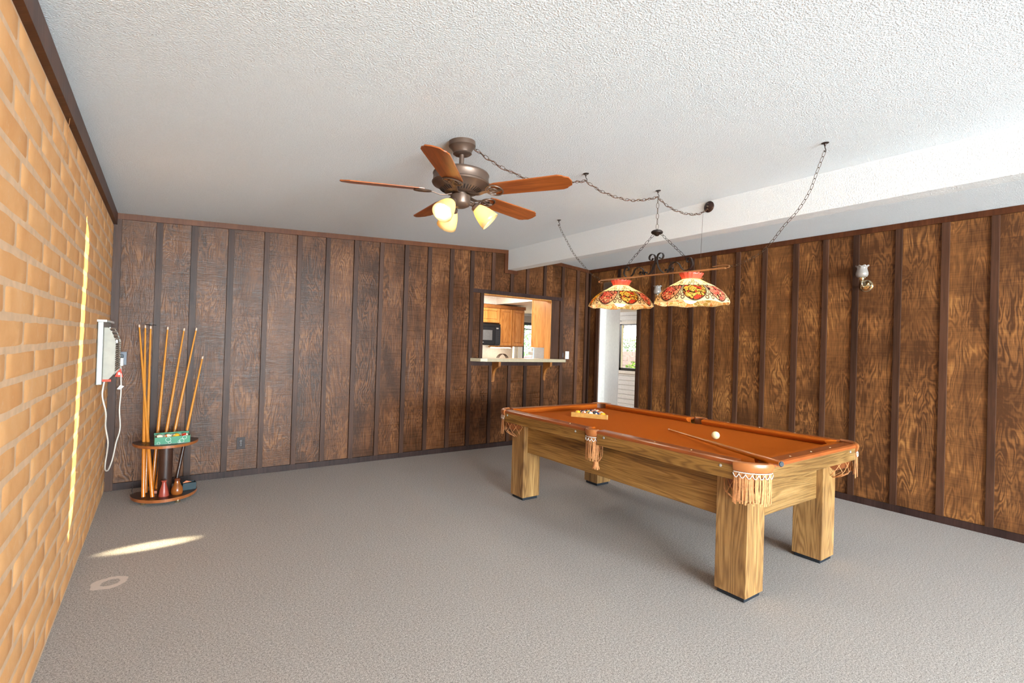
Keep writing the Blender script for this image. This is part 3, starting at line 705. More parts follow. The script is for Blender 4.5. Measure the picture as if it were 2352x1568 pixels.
for k in range(4):
    arc = [(-.10*math.cos(t*math.pi/14), 0, .125*math.sin(t*math.pi/14)) for t in range(15)]
    child('wire_arch', MB().tube(arc, .004, 6).mesh(MT['chain'], True), dr, (0, -.03+k*.02, 0))
child('tray', MB().box(-.12, -.06, -.01, .12, .06, .006).mesh(MT['chain'], bevel=.003), dr)
kc = structure('kitchen_counter', MB().box(2.7, .14, 1.07, 5.0, .8, 1.12).mesh(MT['cream']), 'thing'); tag(kc, 'cream kitchen worktop just behind the pass-through', 'counter')
kc2 = structure('kitchen_counter', MB().box(2.7, 1.5, .86, 5.86, 2.12, .91).mesh(MT['cream']), 'thing'); tag(kc2, 'cream worktop along the far kitchen wall under the microwave', 'counter')
child('base_unit', MB().box(2.7, 1.53, 0, 5.84, 2.12, .86).mesh(oak), kc2)
child('base_unit', MB().box(2.7, .14, 0, 5.0, .78, 1.07).mesh(oak), kc)

# pass-through shelf and brackets
sh = thing('serving_shelf', 'pale stone serving shelf under the kitchen pass-through', 'shelf', (4.45, 0, 1.16))
P = [(-.655, .13), (-.655, .02), (-.79, .0), (-.79, -.02), (-.72, -.16), (-.64, -.20), (.71, -.20), (.755, -.16), (.80, -.0), (.60, .02), (.60, .13)]
child('slab', MB().prism([(x, y) for x, y in P], 'z', 0.002, .044).mesh(simple('pale_counter', S(178, 162, 134), .35, var=.06), bevel=.004), sh)
def bracket():
    mm = MB(); pts = [(0, 0), (0, -.262), (-.035, -.262), (-.035, -.20)]
    for k in range(9):
        t_ = k/8*math.pi/2; pts.append((-.165+.125*math.cos(t_)-.0, -.19+.12*math.sin(t_)))
    pts += [(-.18, -.055), (-.18, 0)]
    mm.prism(pts, 'x', -.018, .018); return mm.mesh(MT['oakd'], bevel=.002)
bmesh_ = bracket()
for x, lab in ((4.02, 'brown wooden bracket under the left end of the serving shelf'), (4.905, 'brown wooden bracket under the right end of the serving shelf')):
    b = thing('shelf_bracket', lab, 'bracket', (x, -.002, 1.16), 'brackets under the serving shelf'); child('scroll_board', bmesh_, b)
    child('back_plate', MB().box(-.022, -.02, -.275, .022, .0, -.0).mesh(MT['oakd'], bevel=.002), b)

# wall plates
def plate(name, label, cat, loc, wh, mat, face, kind='duplex', rz=0):
    o = thing(name, label, cat, loc, rz=rz); w2, h2 = wh[0]/2, wh[1]/2
    child('cover', MB().box(-w2, -.006, -h2, w2, 0, h2).mesh(mat, bevel=.002), o)
    if kind == 'duplex':
        for s_ in (-1, 1):
            q = child('socket', MB().box(-.016, -.009, -.014, .016, -.005, .014).mesh(face, bevel=.004), o, (0, 0, s_*.021))
            child('slot', MB().box(-.008, -.0095, -.002, -.005, -.0085, .007).box(.005, -.0095, -.002, .008, -.0085, .007).mesh(MT['black']), q)
    else:
        child('rocker', MB().box(-.016, -.011, -.033, .016, -.005, .033).mesh(face, bevel=.002), o)
    child('screw', MB().box(-.003, -.0075, -.003, .003, -.005, .003).mesh(MT['lightgrey']), o)
    return o
plate('outlet', 'dark brown wall outlet low on the panelled back wall', 'outlet', (1.045, 0, .325), (.075, .118), MT['brownplate'], simple('outlet_face', S(62, 46, 42), .3))
plate('outlet', 'steel outlet plate in the corner behind the heater plug', 'outlet', (.084, 0, 1.163), (.075, .118), MT['metalplate'], MT['black'])
plate('switch_plate', 'white light switch right of the pass-through', 'switch', (5.363, 0, 1.262), (.072, .115), MT['white'], simple('switch_face', S(205, 198, 188), .4), 'rocker')
plate('switch_plate', 'dark brown switch plate beside the white light switch', 'switch', (5.268, 0, 1.262), (.05, .10), MT['brownplate'], MT['metalplate'], 'rocker')

# vent over the doorway
v = thing('wall_vent', 'brown slotted air vent above the doorway', 'vent', (RW-.001, -.46, 2.275), rz=R(-90))
# local x -> along wall, -y -> into the room
child('frame', MB().box(-.14, -.012, -.10, -.125, 0, .10).box(.125, -.012, -.10, .14, 0, .10).box(-.125, -.012, .085, .125, 0, .10).box(-.125, -.012, -.10, .125, 0, -.085).mesh(simple('vent_bronze', S(120, 98, 80), .4, .3), bevel=.001), v)
child('backing', MB().box(-.125, -.002, -.085, .125, 0, .085).mesh(MT['black']), v)
vs = MB().box(-.003, -.012, -.085, .003, -.002, .085).mesh(simple('vent_slat', S(110, 90, 74), .4, .3))
for k in range(16): child('slat', vs, v, (-.117+k*.0156, 0, 0), (0, 0, R(25)))

# sconces
def sconce(y, label):
    s_ = thing('wall_sconce', label, 'sconce', (RW-.001, y, 2.05), 'glass shaded wall sconces', R(-90))
    rot = Matrix.Rotation(R(90), 3, 'X')   # lathe axis z -> -y
    child('backplate', MB().lathe([(.0, .0), (.052, .0), (.054, .006), (.046, .012), (.040, .013), (.034, .022), (.014, .026), (.0, .027)], 32, mat=rot, cap=False).mesh(MT['chrome'], 'auto'), s_)
    child('arm', MB().tube(spline([(0, -.02, 0), (0, -.055, -.012), (0, -.095, -.018), (0, -.115, .0), (0, -.115, .035)], 6), .008, 10).mesh(MT['chrome'], True), s_)
    child('socket_cup', MB().lathe([(0, 0), (.012, 0), (.02, .012), (.022, .03), (.028, .036), (.028, .044), (.0, .044)], 24, (0, -.115, .03), cap=False).mesh(MT['chrome'], 'auto'), s_)
    def wob(r, z, t, k): f = [0, 0, 0, 0, 0, .3, .7, 1, 1][k] if k < 9 else 1; return r + .004*f*math.cos(8*t), z + .005*f*math.cos(8*t+1)
    sh_ = MB().lathe([(.026, 0), (.040, .006), (.047, .024), (.047, .040), (.041, .062), (.037, .082), (.040, .096), (.052, .106)], 48, (0, -.115, .07), wob=wob, cap=False).mesh(MT['frost'], True)
    g_ = child('glass_shade', sh_, s_); md = g_.modifiers.new('solid', 'SOLIDIFY'); md.thickness = .002
    bl = child('bulb', MB().lathe([(0, 0), (.010, .0), (.012, .02), (.008, .045), (.0, .055)], 16, (0, -.115, .075), cap=False).mesh(MT['frost'], True), g_)
sconce(-3.72, 'brass wall sconce with frilled frosted glass shade on the right wall panels')
sconce(-1.40, 'brass wall sconce with frosted glass shade between the two hanging billiard lampshades')

# ------------------------------------------------------------------ wall heater
h = thing('wall_heater', 'cream and grey wall heater mounted on the brick wall', 'heater', (0, -.72, 1.24))
child('frame', MB().box(.004, -.33, -.225, .036, .30, .225).mesh(MT['lightgrey'], bevel=.006), h)
child('top_cap', MB().box(.0, -.345, .222, .055, .30, .238).mesh(MT['white'], bevel=.003), h)
prof = [(.036, -.19), (.036, .185), (.062, .185), (.082, .15), (.098, .10), (.104, .08), (.104, -.145), (.07, -.19)]
child('side_cheek', MB().prism([(x, z) for x, z in prof], 'y', -.29, -.268).mesh(MT['cream'], bevel=.005), h)
child('side_cheek', MB().prism([(x, z) for x, z in prof], 'y', .24, .262).mesh(MT['cream'], bevel=.005), h)
child('body', MB().prism([(.036, -.18), (.036, .178), (.062, .178), (.080, .14), (.094, .08), (.094, -.14), (.065, -.18)], 'y', -.268, .24).mesh(simple('heater_inner', S(120, 112, 104), .5)), h)
lv = MB().box(0, -.268, -.0035, .012, .24, .0035).mesh(simple('heater_louver', S(206, 200, 190), .35, .3))
for k in range(14): child('louver', lv, h, (.093, 0, -.135+k*.0155), (0, R(-20), 0))
for k in range(4): child('top_louver', lv, h, (.062+k*.009, 0, .176-k*.026), (0, R(-50), 0))
child('control_knob', MB().lathe([(0, 0), (.014, 0), (.012, .012), (0, .013)], 16, mat=Matrix.Rotation(R(90), 3, 'Y'), cap=False).mesh(MT['white'], 'auto'), h, (.10, -.22, .085))
child('warning_label', MB().box(.03, -.292, -.205, .085, -.25, -.189).mesh(MT['red']), h, label='orange red strip along the bottom edge')
pc = thing('power_cord', 'white looped cord from the heater to the corner outlet', 'cord', (.05, -.1, .3))
T_ = Vector((.05, -.1, .3)); V3 = lambda *p: Vector(p)-T_
pts = [(.045, -.95, 1.04), (.035, -.945, .93), (.055, -.9, .80), (.05, -.8, .68), (.06, -.7, .55), (.05, -.6, .45), (.035, -.5, .34), (.03, -.40, .27), (.045, -.33, .255), (.065, -.25, .33), (.08, -.17, .45), (.10, -.12, .56), (.09, -.10, .72), (.095, -.09, .86), (.092, -.075, .97), (.088, -.05, 1.06), (.084, -.035, 1.10)]
child('cable', MB().tube([p-T_ for p in spline(pts, 7)], .0055, 8).mesh(simple('cord_white', S(220, 210, 198), .5), True), pc)
child('plug', MB().box(-.02, -.022, -.038, .02, .015, .035).mesh(simple('plug_white', S(226, 220, 212), .4), bevel=.006), pc, V3(.082, -.024, 1.135))
tg = MB().prism([(-.03, -.05), (.028, -.055), (.012, .02), (-.004, .02)], 'y', -.002, .002).mesh(MT['red'])
child('warning_tag', tg, pc, V3(.076, -.065, 1.055), (0, 0, R(15)), label='orange red paper tag')
child('tag_print', MB().box(-.008, -.0035, -.035, .008, -.0022, -.012).mesh(MT['white']), pc, V3(.076, -.065, 1.055), (0, 0, R(15)))
child('cord_flag', MB().prism([(-.022, -.02), (.005, -.024), (.028, .004), (.0, .016)], 'y', -.001, .001).mesh(MT['white']), pc, V3(.088, -.085, .918))

# ------------------------------------------------------------------ cue rack and what stands in it
ck = thing('cue_rack', 'dark wooden half-round floor rack for cues in the left corner', 'rack', (.43, -.42, 0))
def dshape(a, b, back=.05, n=28):
    return [(a*math.cos(math.pi+math.pi*k/n), b*math.sin(math.pi+math.pi*k/n)) for k in range(n+1)] + [(a*.82, back), (-a*.82, back)]
def disc(z0, z1, a, b):
    mm = MB(); pts = dshape(a, b)
    mm.prism(pts, 'z', z0, z1)
    me = mm.mesh([MT['rackwood'], MT['rackedge']], bevel=.003)
    for p in me.polygons:
        if abs(p.normal.z) < .5: p.material_index = 1
    return me
child('base', disc(.028, .052, .235, .29), ck); child('shelf', disc(.462, .484, .232, .285), ck)
child('column', MB().lathe([(.05, .052), (.05, .462)], 28).mesh(MT['rackwood'], 'auto'), ck, (.0, -.06, 0))
ft = MB().lathe([(.0, 0), (.018, 0), (.02, .01), (.016, .028), (0, .028)], 16, cap=False).mesh(MT['chrome'], 'auto')
for x, y in ((-.14, -.17), (.09, -.23), (.17, -.10), (-.12, .0), (.12, .0)): child('foot', ft, ck, (x, y, 0))
for k in range(7):
    t_ = math.pi+math.pi*(k+.7)/8; child('cue_hole', MB().lathe([(0, .4845), (.017, .4845), (.017, .4855), (0, .4855)], 14, cap=False).mesh(MT['black']), ck, (.19*math.cos(t_), .235*math.sin(t_), 0))
chn = [(.215-.005+.0*k, -.38, .10+.012*k) for k in range(26)]
tag(structure('bead_string', MB().tube([(.212+.004*math.sin(k*1.3), -.47, .06+.010*k) for k in range(22)], [(.0045 if k % 2 else .0018) for k in range(24)], 6).mesh(MT['iron'], True), 'thing'), 'string of small dark beads hanging at the left of the cue rack', 'bead string')
def cue(name, label, b, t, rb_=.0145, rt_=.0062, dark=0, group='cues in the corner rack', loose=False):
    b = Vector(b); t = Vector(t); L = (t-b).length; o = thing(name, label, 'cue', b, group)
    q = (t-b).to_track_quat('Z', 'Y').to_euler(); o.rotation_euler = q
    zs = [0, .004, .3*L, .5*L, .75*L, L-.028]; rs = [rb_*.93, rb_, rb_*.88, rb_*.74, rt_+.25*(rb_-rt_), rt_]
    child('shaft', MB().lathe([(r, z) for r, z in zip(rs, zs)], 16).mesh(MT['cue_dark'] if dark == 2 else MT['cue'], 'auto'), o)
    if dark == 1: child('butt_sleeve', MB().lathe([(rb_*.98+.0006, 0), (rb_+.0006, .004), (rb_*.9+.0006, .5)], 16).mesh(MT['cue_dark'], 'auto'), o, label='dark brown butt')
    child('ferrule', MB().lathe([(rt_, L-.028), (rt_, L-.006)], 14).mesh(MT['ferrule'], 'auto'), o)
    child('tip', MB().lathe([(rt_, L-.006), (rt_*.8, L), (0, L+.001)], 14, cap=False).mesh(simple('tip_leather', S(190, 160, 145), .8), True), o)
    child('bumper', MB().lathe([(0, -.004), (rb_*.7, -.004), (rb_*.9, 0)], 14, cap=False).mesh(MT['darkfoot'], 'auto'), o)
    return o
ZB = .054
cue('billiard_cue', 'amber cue leaning steeply left with its tip leftmost of the rack', (.348, -.604, ZB), (.206, -.12, 1.468))
cue('billiard_cue', 'near-upright amber cue standing leftmost at the base of the rack', (.288, -.57, ZB), (.250, -.14, 1.464))
cue('billiard_cue', 'amber cue with tip third from the left, its butt behind the upright one', (.300, -.44, ZB), (.288, -.10, 1.460))
cue('billiard_cue', 'amber cue leaning right, tip fourth from the left in the corner rack', (.344, -.36, ZB), (.414, -.10, 1.458))
cue('billiard_cue', 'amber cue leaning right with its tip third from the right', (.372, -.40, ZB), (.538, -.14, 1.452))
cue('billiard_cue', 'amber cue with tip second from the right, passing behind the ball box', (.415, -.375, ZB), (.632, -.14, 1.458), dark=0)
cue('billiard_cue', 'shorter cue at the right of the rack with a dark brown butt', (.500, -.43, ZB), (.688, -.16, 1.196), dark=1)
tag(structure('wall_hook', MB().tube([(.252, -.02, 1.470), (.272, -.045, 1.471), (.29, -.03, 1.468), (.308, -.045, 1.471), (.325, -.02, 1.470)], .003, 6).box(.28, -.022, 1.45, .297, -.0, 1.49).mesh(MT['iron']), 'thing'), 'small black cue hook on a batten behind the cue tips', 'hook')

# balls
def ball_mesh(name, c1, stripe=False, dots=True):
    t = NT('ball_'+name); c = t.coord(); x, y, z = t.sep(c)
    white = S(238, 226, 196)
    base = (*c1, 1)
    if stripe: col = t.mix(t.math('LESS_THAN', t.math('ABSOLUTE', z), .0155), white, c1)
    else: col = t.mix(0.0, c1, c1)
    if dots: col = t.mix(t.math('GREATER_THAN', t.math('ABSOLUTE', x), .0268), col, white)
    t.set(color=col, rough=.08, Coat_Weight=.5)
    return MB().sphere((0, 0, 0), .0286, 28).mesh(t.m, True)
def ball(label, me, loc, rot, group=None, name='billiard_ball'):
    o = bpy.data.objects.new(name, me); COL.objects.link(o); o.location = loc; o.rotation_euler = rot; return tag(o, label, 'ball', group)

bx = thing('ball_box', 'green cardboard ball box with white circles on the rack shelf', 'box', (.468, -.565, .4855), rz=R(3))
green = simple('green_card', S(40, 122, 84), .5); wcard = simple('white_card', S(210, 214, 205), .6)
BWD, BD, BH = .122, .062, .064
child('front_panel', MB().box(-BWD, -BD, 0, BWD, -BD+.003, BH-.006).mesh(green, bevel=.0008), bx)
child('back_panel', MB().box(-BWD, BD-.003, 0, BWD, BD, BH+.012).mesh(green, bevel=.0008), bx)
child('end_panel', MB().box(-BWD, -BD, 0, -BWD+.003, BD, BH).mesh(green), bx); child('end_panel', MB().box(BWD-.003, -BD, 0, BWD, BD, BH).mesh(green), bx)
child('bottom_panel', MB().box(-BWD, -BD, 0, BWD, BD, .003).mesh(wcard), bx)
child('inner_liner', MB().box(-BWD+.004, BD-.012, .02, BWD-.004, BD-.004, BH-.004).mesh(wcard), bx, label='white inner card')
def ringm(r): return MB().tube([(r*math.cos(t*math.pi/12), 0, r*math.sin(t*math.pi/12)) for t in range(24)], .0011, 5, closed=True).mesh(MT['white'])
for x, z, r in ((-.03, .036, .018), (-.02, .012, .010), (.062, .018, .017), (.082, .045, .0145), (-.095, .010, .010), (.045, .011, .009)): child('printed_circle', ringm(r), bx, (x, -BD-.0005, z))
ym, rm, bl_, gm, om, pm_, mm_, km = S(236, 176, 40), S(190, 44, 28), S(26, 40, 92), S(24, 66, 40), S(226, 110, 40), S(196, 110, 86), S(84, 22, 26), S(20, 18, 20)
BXM = [('maroon striped ball, leftmost in the green box', mm_, True), ('orange striped ball, second from left in the green box', om, True), ('yellow ball, third from left in the green box', ym, False), ('red ball, rightmost in the green box', rm, True)]
for k, (lab, c, st) in enumerate(BXM):
    ball(lab, ball_mesh('box%d' % k, c, st), (.468+(-.088+k*.0585)*math.cos(R(3)), -.575+(-.088+k*.0585)*math.sin(R(3)), .4855+.046), (R(40), R(25*k), R(30)), 'balls in the green box')

vs_ = thing('powder_bottle', 'dusty red conical shaker bottle on the rack base', 'bottle', (.424, -.60, .0525))
child('bottle_body', MB().lathe([(0, 0), (.036, 0), (.037, .006), (.030, .05), (.0155, .105), (.015, .118)], 28, cap=False).mesh(simple('red_clay', S(150, 62, 48), .35), 'auto'), vs_)
child('lip', MB().lathe([(.015, .116), (.019, .122), (.019, .128), (.011, .13), (0, .128)], 24, cap=False).mesh(simple('red_clay2', S(160, 70, 55), .35), 'auto'), vs_)
vs_ = thing('shake_bottle', 'brown pear-shaped leather shaker bottle on the rack base', 'bottle', (.514, -.585, .0525))
child('bottle_body', MB().lathe([(0, 0), (.036, 0), (.041, .008), (.043, .03), (.038, .055), (.026, .078), (.019, .10), (.018, .112)], 28, cap=False).mesh(simple('pear_leather', S(140, 76, 28), .25, var=.25, nscale=18), 'auto'), vs_)
child('neck_ring', MB().lathe([(.018, .110), (.021, .114), (.021, .126), (.013, .13), (.0, .118)], 24, cap=False).mesh(simple('neck_leather', S(110, 52, 24), .35), 'auto'), vs_)
bx2 = thing('chalk_box', 'small open dark teal box at the right of the rack base', 'box', (.60, -.47, .0525), rz=R(8))
dk = simple('teal_card', S(22, 44, 50), .6)
child('box_walls', MB().box(-.05, -.035, 0, .05, -.032, .06).box(-.05, .032, 0, .05, .035, .06).box(-.05, -.035, 0, -.047, .035, .06).box(.047, -.035, 0, .05, .035, .06).box(-.05, -.035, 0, .05, .035, .003).mesh(dk), bx2)
child('folded_flap', MB().prism([(-.05, .058), (.02, .062), (-.02, .078)], 'y', -.01, -.008).mesh(simple('flap', S(190, 110, 70), .7)), bx2)
tag(structure('cue_chalk', MB().box(.352, -.50, .0525, .378, -.475, .076).mesh(simple('pink_chalk', S(190, 120, 100), .8), bevel=.002), 'thing'), 'small pinkish chalk block behind the crossed cue butts', 'chalk')

# ------------------------------------------------------------------ pool table
TX0, TX1, TY0, TY1 = 2.917, 4.281, -4.235, -1.785
pt = thing('pool_table', 'walnut laminate pool table with rust coloured cloth', 'pool table', (3.599, -3.01, 0))
OFF = Vector((3.599, -3.01, 0))
def tp(name, mb_or_me, mat=None, smooth=False, bevel=0, label=None):
    me = mb_or_me if isinstance(mb_or_me, bpy.types.Mesh) else mb_or_me.mesh(mat, smooth, bevel=bevel)
    return child(name, me, pt, -OFF, label=label)
for x0, x1 in ((3.030, 3.218), (3.962, 4.150)):
    for y0, y1 in ((-4.120, -3.934), (-2.070, -1.888)):
        cx, cy = (x0+x1)/2, (y0+y1)/2
        lg = child('leg', MB().box(x0-cx, y0-cy, .026, x1-cx, y1-cy, .70).mesh(MT['lam_z'], bevel=.003), pt, Vector((cx, cy, 0))-OFF)
        child('foot', MB().box(x0-cx+.012, y0-cy+.012, 0, x1-cx-.012, y1-cy-.012, .026).mesh(MT['darkfoot'], bevel=.003), lg, label='dark rubber foot block')
tp('side_panel', MB().box(3.070, -3.934, .43, 3.092, -2.070, .70), MT['lam_y'], bevel=.0015); tp('side_panel', MB().box(4.088, -3.934, .43, 4.110, -2.070, .70), MT['lam_y'], bevel=.0015)
tp('end_panel', MB().box(3.218, -4.080, .43, 3.962, -4.058, .70), MT['lam_x'], bevel=.0015); tp('end_panel', MB().box(3.218, -1.95, .43, 3.962, -1.928, .70), MT['lam_x'], bevel=.0015)
PC = 0.135   # corner pocket half width along each side
PS = 0.062   # side pocket half width
ym_ = -3.01
# outer rail facia (laminate) and cap (mahogany)
def facia(x0, y0, x1, y1, mat):
    tp('rail_facia', MB().box(x0, y0, .695, x1, y1, .775), mat, bevel=.002)
for X0, X1 in ((TX0, TX0+.022), (TX1-.022, TX1)):
    facia(X0, TY0+PC, X1, ym_-PS, MT['lam_y']); facia(X0, ym_+PS, X1, TY1-PC, MT['lam_y'])
for Y0, Y1 in ((TY0, TY0+.022), (TY1-.022, TY1)): facia(TX0+PC, Y0, TX1-PC, Y1, MT['lam_x'])
def cap_y(xo, s, y0, y1):   # rail running along y; xo outer face, s=+1 inwards
    prof = [(xo-.002*s, .775), (xo-.004*s, .782), (xo+.0*s, .793), (xo+.012*s, .798), (xo+.074*s, .799), (xo+.074*s, .775)]
    tp('rail_cap', MB().prism(prof, 'y', y0, y1), MT['cap'])
def cap_x(yo, s, x0, x1):
    prof = [(yo-.002*s, .775), (yo-.004*s, .782), (yo+.0*s, .793), (yo+.012*s, .798), (yo+.074*s, .799), (yo+.074*s, .775)]
    tp('rail_cap', MB().prism(prof, 'x', x0, x1), MT['cap'])
for xo, s in ((TX0, 1), (TX1, -1)): cap_y(xo, s, TY0+PC, ym_-PS); cap_y(xo, s, ym_+PS, TY1-PC)
for yo, s in ((TY0, 1), (TY1, -1)): cap_x(yo, s, TX0+PC, TX1-PC)
# cushions: cloth covered, mitred at pockets
def cushion_y(xo, s, y0, y1, m0, m1):
    a, b = xo+.072*s, xo+.126*s; mm = MB(); bm = mm.bm
    def ring(y, m_): return [bm.verts.new(c) for c in ((a, y, .798), (xo+.112*s, y+m_*.75, .797), (b, y+m_, .788), (b-.004*s, y+m_, .778), (a+.03*s, y+m_*.5, .757), (a, y, .757))]
    A, B = ring(y0, m0), ring(y1, m1)
    for k in range(6): bm.faces.new((A[k], A[(k+1)%6], B[(k+1)%6], B[k]))
    bm.faces.new(A); bm.faces.new(B[::-1]); tp('cushion', mm, MT['felt'])
def cushion_x(yo, s, x0, x1, m0, m1):
    a, b = yo+.072*s, yo+.126*s; mm = MB(); bm = mm.bm
    def ring(x, m_): return [bm.verts.new(c) for c in ((x, a, .798), (x+m_*.75, yo+.112*s, .797), (x+m_, b, .788), (x+m_, b-.004*s, .778), (x+m_*.5, a+.03*s, .757), (x, a, .757))]
    A, B = ring(x0, m0), ring(x1, m1)
    for k in range(6): bm.faces.new((A[k], A[(k+1)%6], B[(k+1)%6], B[k]))
    bm.faces.new(A); bm.faces.new(B[::-1]); tp('cushion', mm, MT['felt'])
for xo, s in ((TX0, 1), (TX1, -1)):
    cushion_y(xo, s, TY0+PC, ym_-PS, .055, -.012); cushion_y(xo, s, ym_+PS, TY1-PC, .012, -.055)
for yo, s in ((TY0, 1), (TY1, -1)): cushion_x(yo, s, TX0+PC, TX1-PC, .055, -.055)
# bed with pocket notches
bed = []
def arcp(cx, cy, r, a0, a1, n=10): return [(cx+r*math.cos(R(a0+(a1-a0)*k/n)), cy+r*math.sin(R(a0+(a1-a0)*k/n))) for k in range(n+1)]
x0, x1, y0, y1 = TX0+.07, TX1-.07, TY0+.07, TY1-.07; rp = .062
bed += arcp(x0+.01, y0+.01, rp+.02, 90, 0)[:]; bed += arcp(x1-.01, y0+.01, rp+.02, 180, 90)
bed += [(x1, ym_-rp)] + arcp(x1+.005, ym_, rp-.002, 270, 90)[1:-1] + [(x1, ym_+rp)]
bed += arcp(x1-.01, y1-.01, rp+.02, 270, 180) + arcp(x0+.01, y1-.01, rp+.02, 360, 270)
bed += [(x0, ym_+rp)] + arcp(x0-.005, ym_, rp-.002, 90, -90)[1:-1] + [(x0, ym_-rp)]
tp('cloth_bed', MB().prism(bed, 'z', .705, .755), MT['felt'])
tp('bed_frame', MB().box(TX0+.16, TY0+.16, .66, TX1-.16, TY1-.16, .705), MT['lam_y'])
# rail bolts and sights
bolt = MB().lathe([(0, 0), (.0085, 0), (.0085, .003), (.004, .005), (0, .005)], 16, mat=Matrix.Rotation(R(-90), 3, 'Y'), cap=False).mesh(MT['lightgrey'], 'auto')
for y in (-4.022, -3.58, -3.139, -2.85, -2.40, -1.96):
    if y not in (-3.58, -2.40):
        child('rail_bolt', bolt, pt, Vector((TX0, y, .758))-OFF); child('rail_bolt', bolt, pt, Vector((TX1, y, .758))-OFF, (0, 0, R(180)))
for x in (4.065,): child('rail_bolt', bolt, pt, Vector((x, TY0, .758))-OFF, (0, 0, R(90))); child('rail_bolt', bolt, pt, Vector((x, TY1, .758))-OFF, (0, 0, R(-90)))
sg = MB().prism([(-.006, 0), (0, -.006), (.006, 0), (0, .006)], 'z', 0, .0012).mesh(simple('sight', S(214, 186, 140), .4))
for k in range(1, 8):
    if k == 4: continue
    y = TY0+.16+(TY1-TY0-.32)*k/8
    for x in (TX0+.04, TX1-.04): child('sight', sg, pt, Vector((x, y, .7985))-OFF)
for k in range(1, 4):
    for y in (TY0+.04, TY1-.04): child('sight', sg, pt, Vector((TX0+.16+(TX1-TX0-.32)*k/4, y, .7985))-OFF)
# pockets
def pocket(cx, cy, a0, a1, r, corner, lab=None):
    """leather pocket whose outer wall sweeps angles a0..a1 (deg) round (cx,cy)"""
    p = bpy.data.objects.new('pocket', None)
    mm = MB(); n = 18; bm = mm.bm; rows = []
    prof = [(r-.022, .703), (r-.020, .792), (r-.012, .801), (r+.0, .802), (r+.010, .796), (r+.014, .782), (r+.010, .760), (r+.003, .748), (r-.006, .745)]
    for k in range(n+1):
        t_ = R(a0+(a1-a0)*k/n); rows.append([bm.verts.new((cx+q*math.cos(t_), cy+q*math.sin(t_), z)) for q, z in prof])
    for A, B in zip(rows, rows[1:]):
        for k in range(len(prof)-1): bm.faces.new((A[k], A[k+1], B[k+1], B[k]))
    bm.faces.new(rows[0]); bm.faces.new(rows[-1][::-1])
    pk = child('pocket', mm.mesh(MT['leather'], 'auto'), pt, -OFF, label='tan leather pocket')
    # dark liner / bottom
    mm = MB(); mm.lathe([(r-.024, .79), (r-.026, .72), (r-.035, .64), (.02, .60)], 24, (cx, cy, 0), cap=False)
    bmd = [f for f in mm.bm.faces if f.calc_center_median().z > .70 and not _in_arc(f.calc_center_median(), cx, cy, a0, a1)]
    bmesh.ops.delete(mm.bm, geom=bmd, context='FACES')
    child('pocket_liner', mm.mesh(MT['leatherd'], True), pk)
    # white looped braid
    mm = MB(); loops = 7 if corner else 6; span = (a1-a0)
    for k in range(loops):
        seg = []
        for j in range(9):
            t_ = R(a0+span*(k+j/8)/loops); seg.append((cx+(r+.009)*math.cos(t_), cy+(r+.009)*math.sin(t_), .738-.021*math.sin(math.pi*j/8)))
        mm.tube(seg, .0021, 5)
        seg = [(x_+.0006, y_, z_+.004*0-.005) for x_, y_, z_ in seg]
    seg = [(cx+(r+.006)*math.cos(R(a0+span*j/40)), cy+(r+.006)*math.sin(R(a0+span*j/40)), .744+.0015*(j % 2)) for j in range(41)]
    mm.tube(seg, .0026, 5); child('braid_trim', mm.mesh(MT['lace'], True), pk)
    # fringe strands
    rg = random.Random(int(cx*100+cy*10)); ns = 30 if corner else 16; mm = MB()
    for k in range(ns):
        t_ = R(a0+span*(k+.5)/ns); dirr = Vector((math.cos(t_), math.sin(t_), 0)); tan = Vector((-math.sin(t_), math.cos(t_), 0))
        base = Vector((cx, cy, 0))+dirr*(r+.002+rg.uniform(-.003, .004)); L = rg.uniform(.145, .172)
        sw = rg.uniform(-.006, .006); sw2 = rg.uniform(-.004, .004)
        mm.ribbon([base+Vector((0, 0, .742)), base+tan*sw2+dirr*rg.uniform(0, .003)+Vector((0, 0, .742-L*.5)), base+tan*sw+dirr*rg.uniform(-.002, .005)+Vector((0, 0, .742-L))], tan*(.0036+rg.uniform(-.0008, .001)), .0012)
    child('fringe', mm.mesh(MT['fringe']), pk, kind='stuff')
    # net bag
    mm = MB(); am = R((a0+a1)/2); nc = Vector((cx-math.cos(am)*.010, cy-math.sin(am)*.010, 0)); R0 = r-.018
    def bag(t, f):
        rr = R0*(1-.05*f)*(1 if f < .6 else math.cos((f-.6)/.4*1.25)); return nc+Vector((rr*math.cos(t), rr*math.sin(t), .70-.145*f))
    NS = 12
    for k in range(NS):
        for s_ in (-1, 1):
            mm.ribbon([bag(2*math.pi*(k+s_*j/7*1.5)/NS, j/7) for j in range(8)], (0, 0, .0026), .0018)
    child('net', mm.mesh(MT['fringe']), pk)
    mm = MB()
    for k in range(10):
        t_ = 2*math.pi*k/10; c0 = nc+Vector((0, 0, .562)); dd = Vector((math.cos(t_), math.sin(t_), 0)); tt = Vector((-dd.y, dd.x, 0))
        mm.ribbon([c0+dd*.016, c0+dd*.018+Vector((0, 0, -.025)), c0+dd*.027+Vector((0, 0, -.052-rg.uniform(0, .008)))], tt*.0062, .0014)
    mm.lathe([(.017, .566), (.019, .556), (.017, .546)], 14, nc, cap=False)
    child('tassel', mm.mesh(MT['fringe']), pk)
def _in_arc(c, cx, cy, a0, a1):
    t_ = math.degrees(math.atan2(c.y-cy, c.x-cx)); lo, hi = min(a0, a1), max(a0, a1)
    for k in (-360, 0, 360):
        if lo-8 <= t_+k <= hi+8: return True
    return False
rc = PC
pocket(TX0+rc, TY0+rc, 180, 270, rc, True); pocket(TX1-rc, TY0+rc, 270, 360, rc, True)
pocket(TX1-rc, TY1-rc, 0, 90, rc, True); pocket(TX0+rc, TY1-rc, 90, 180, rc, True)
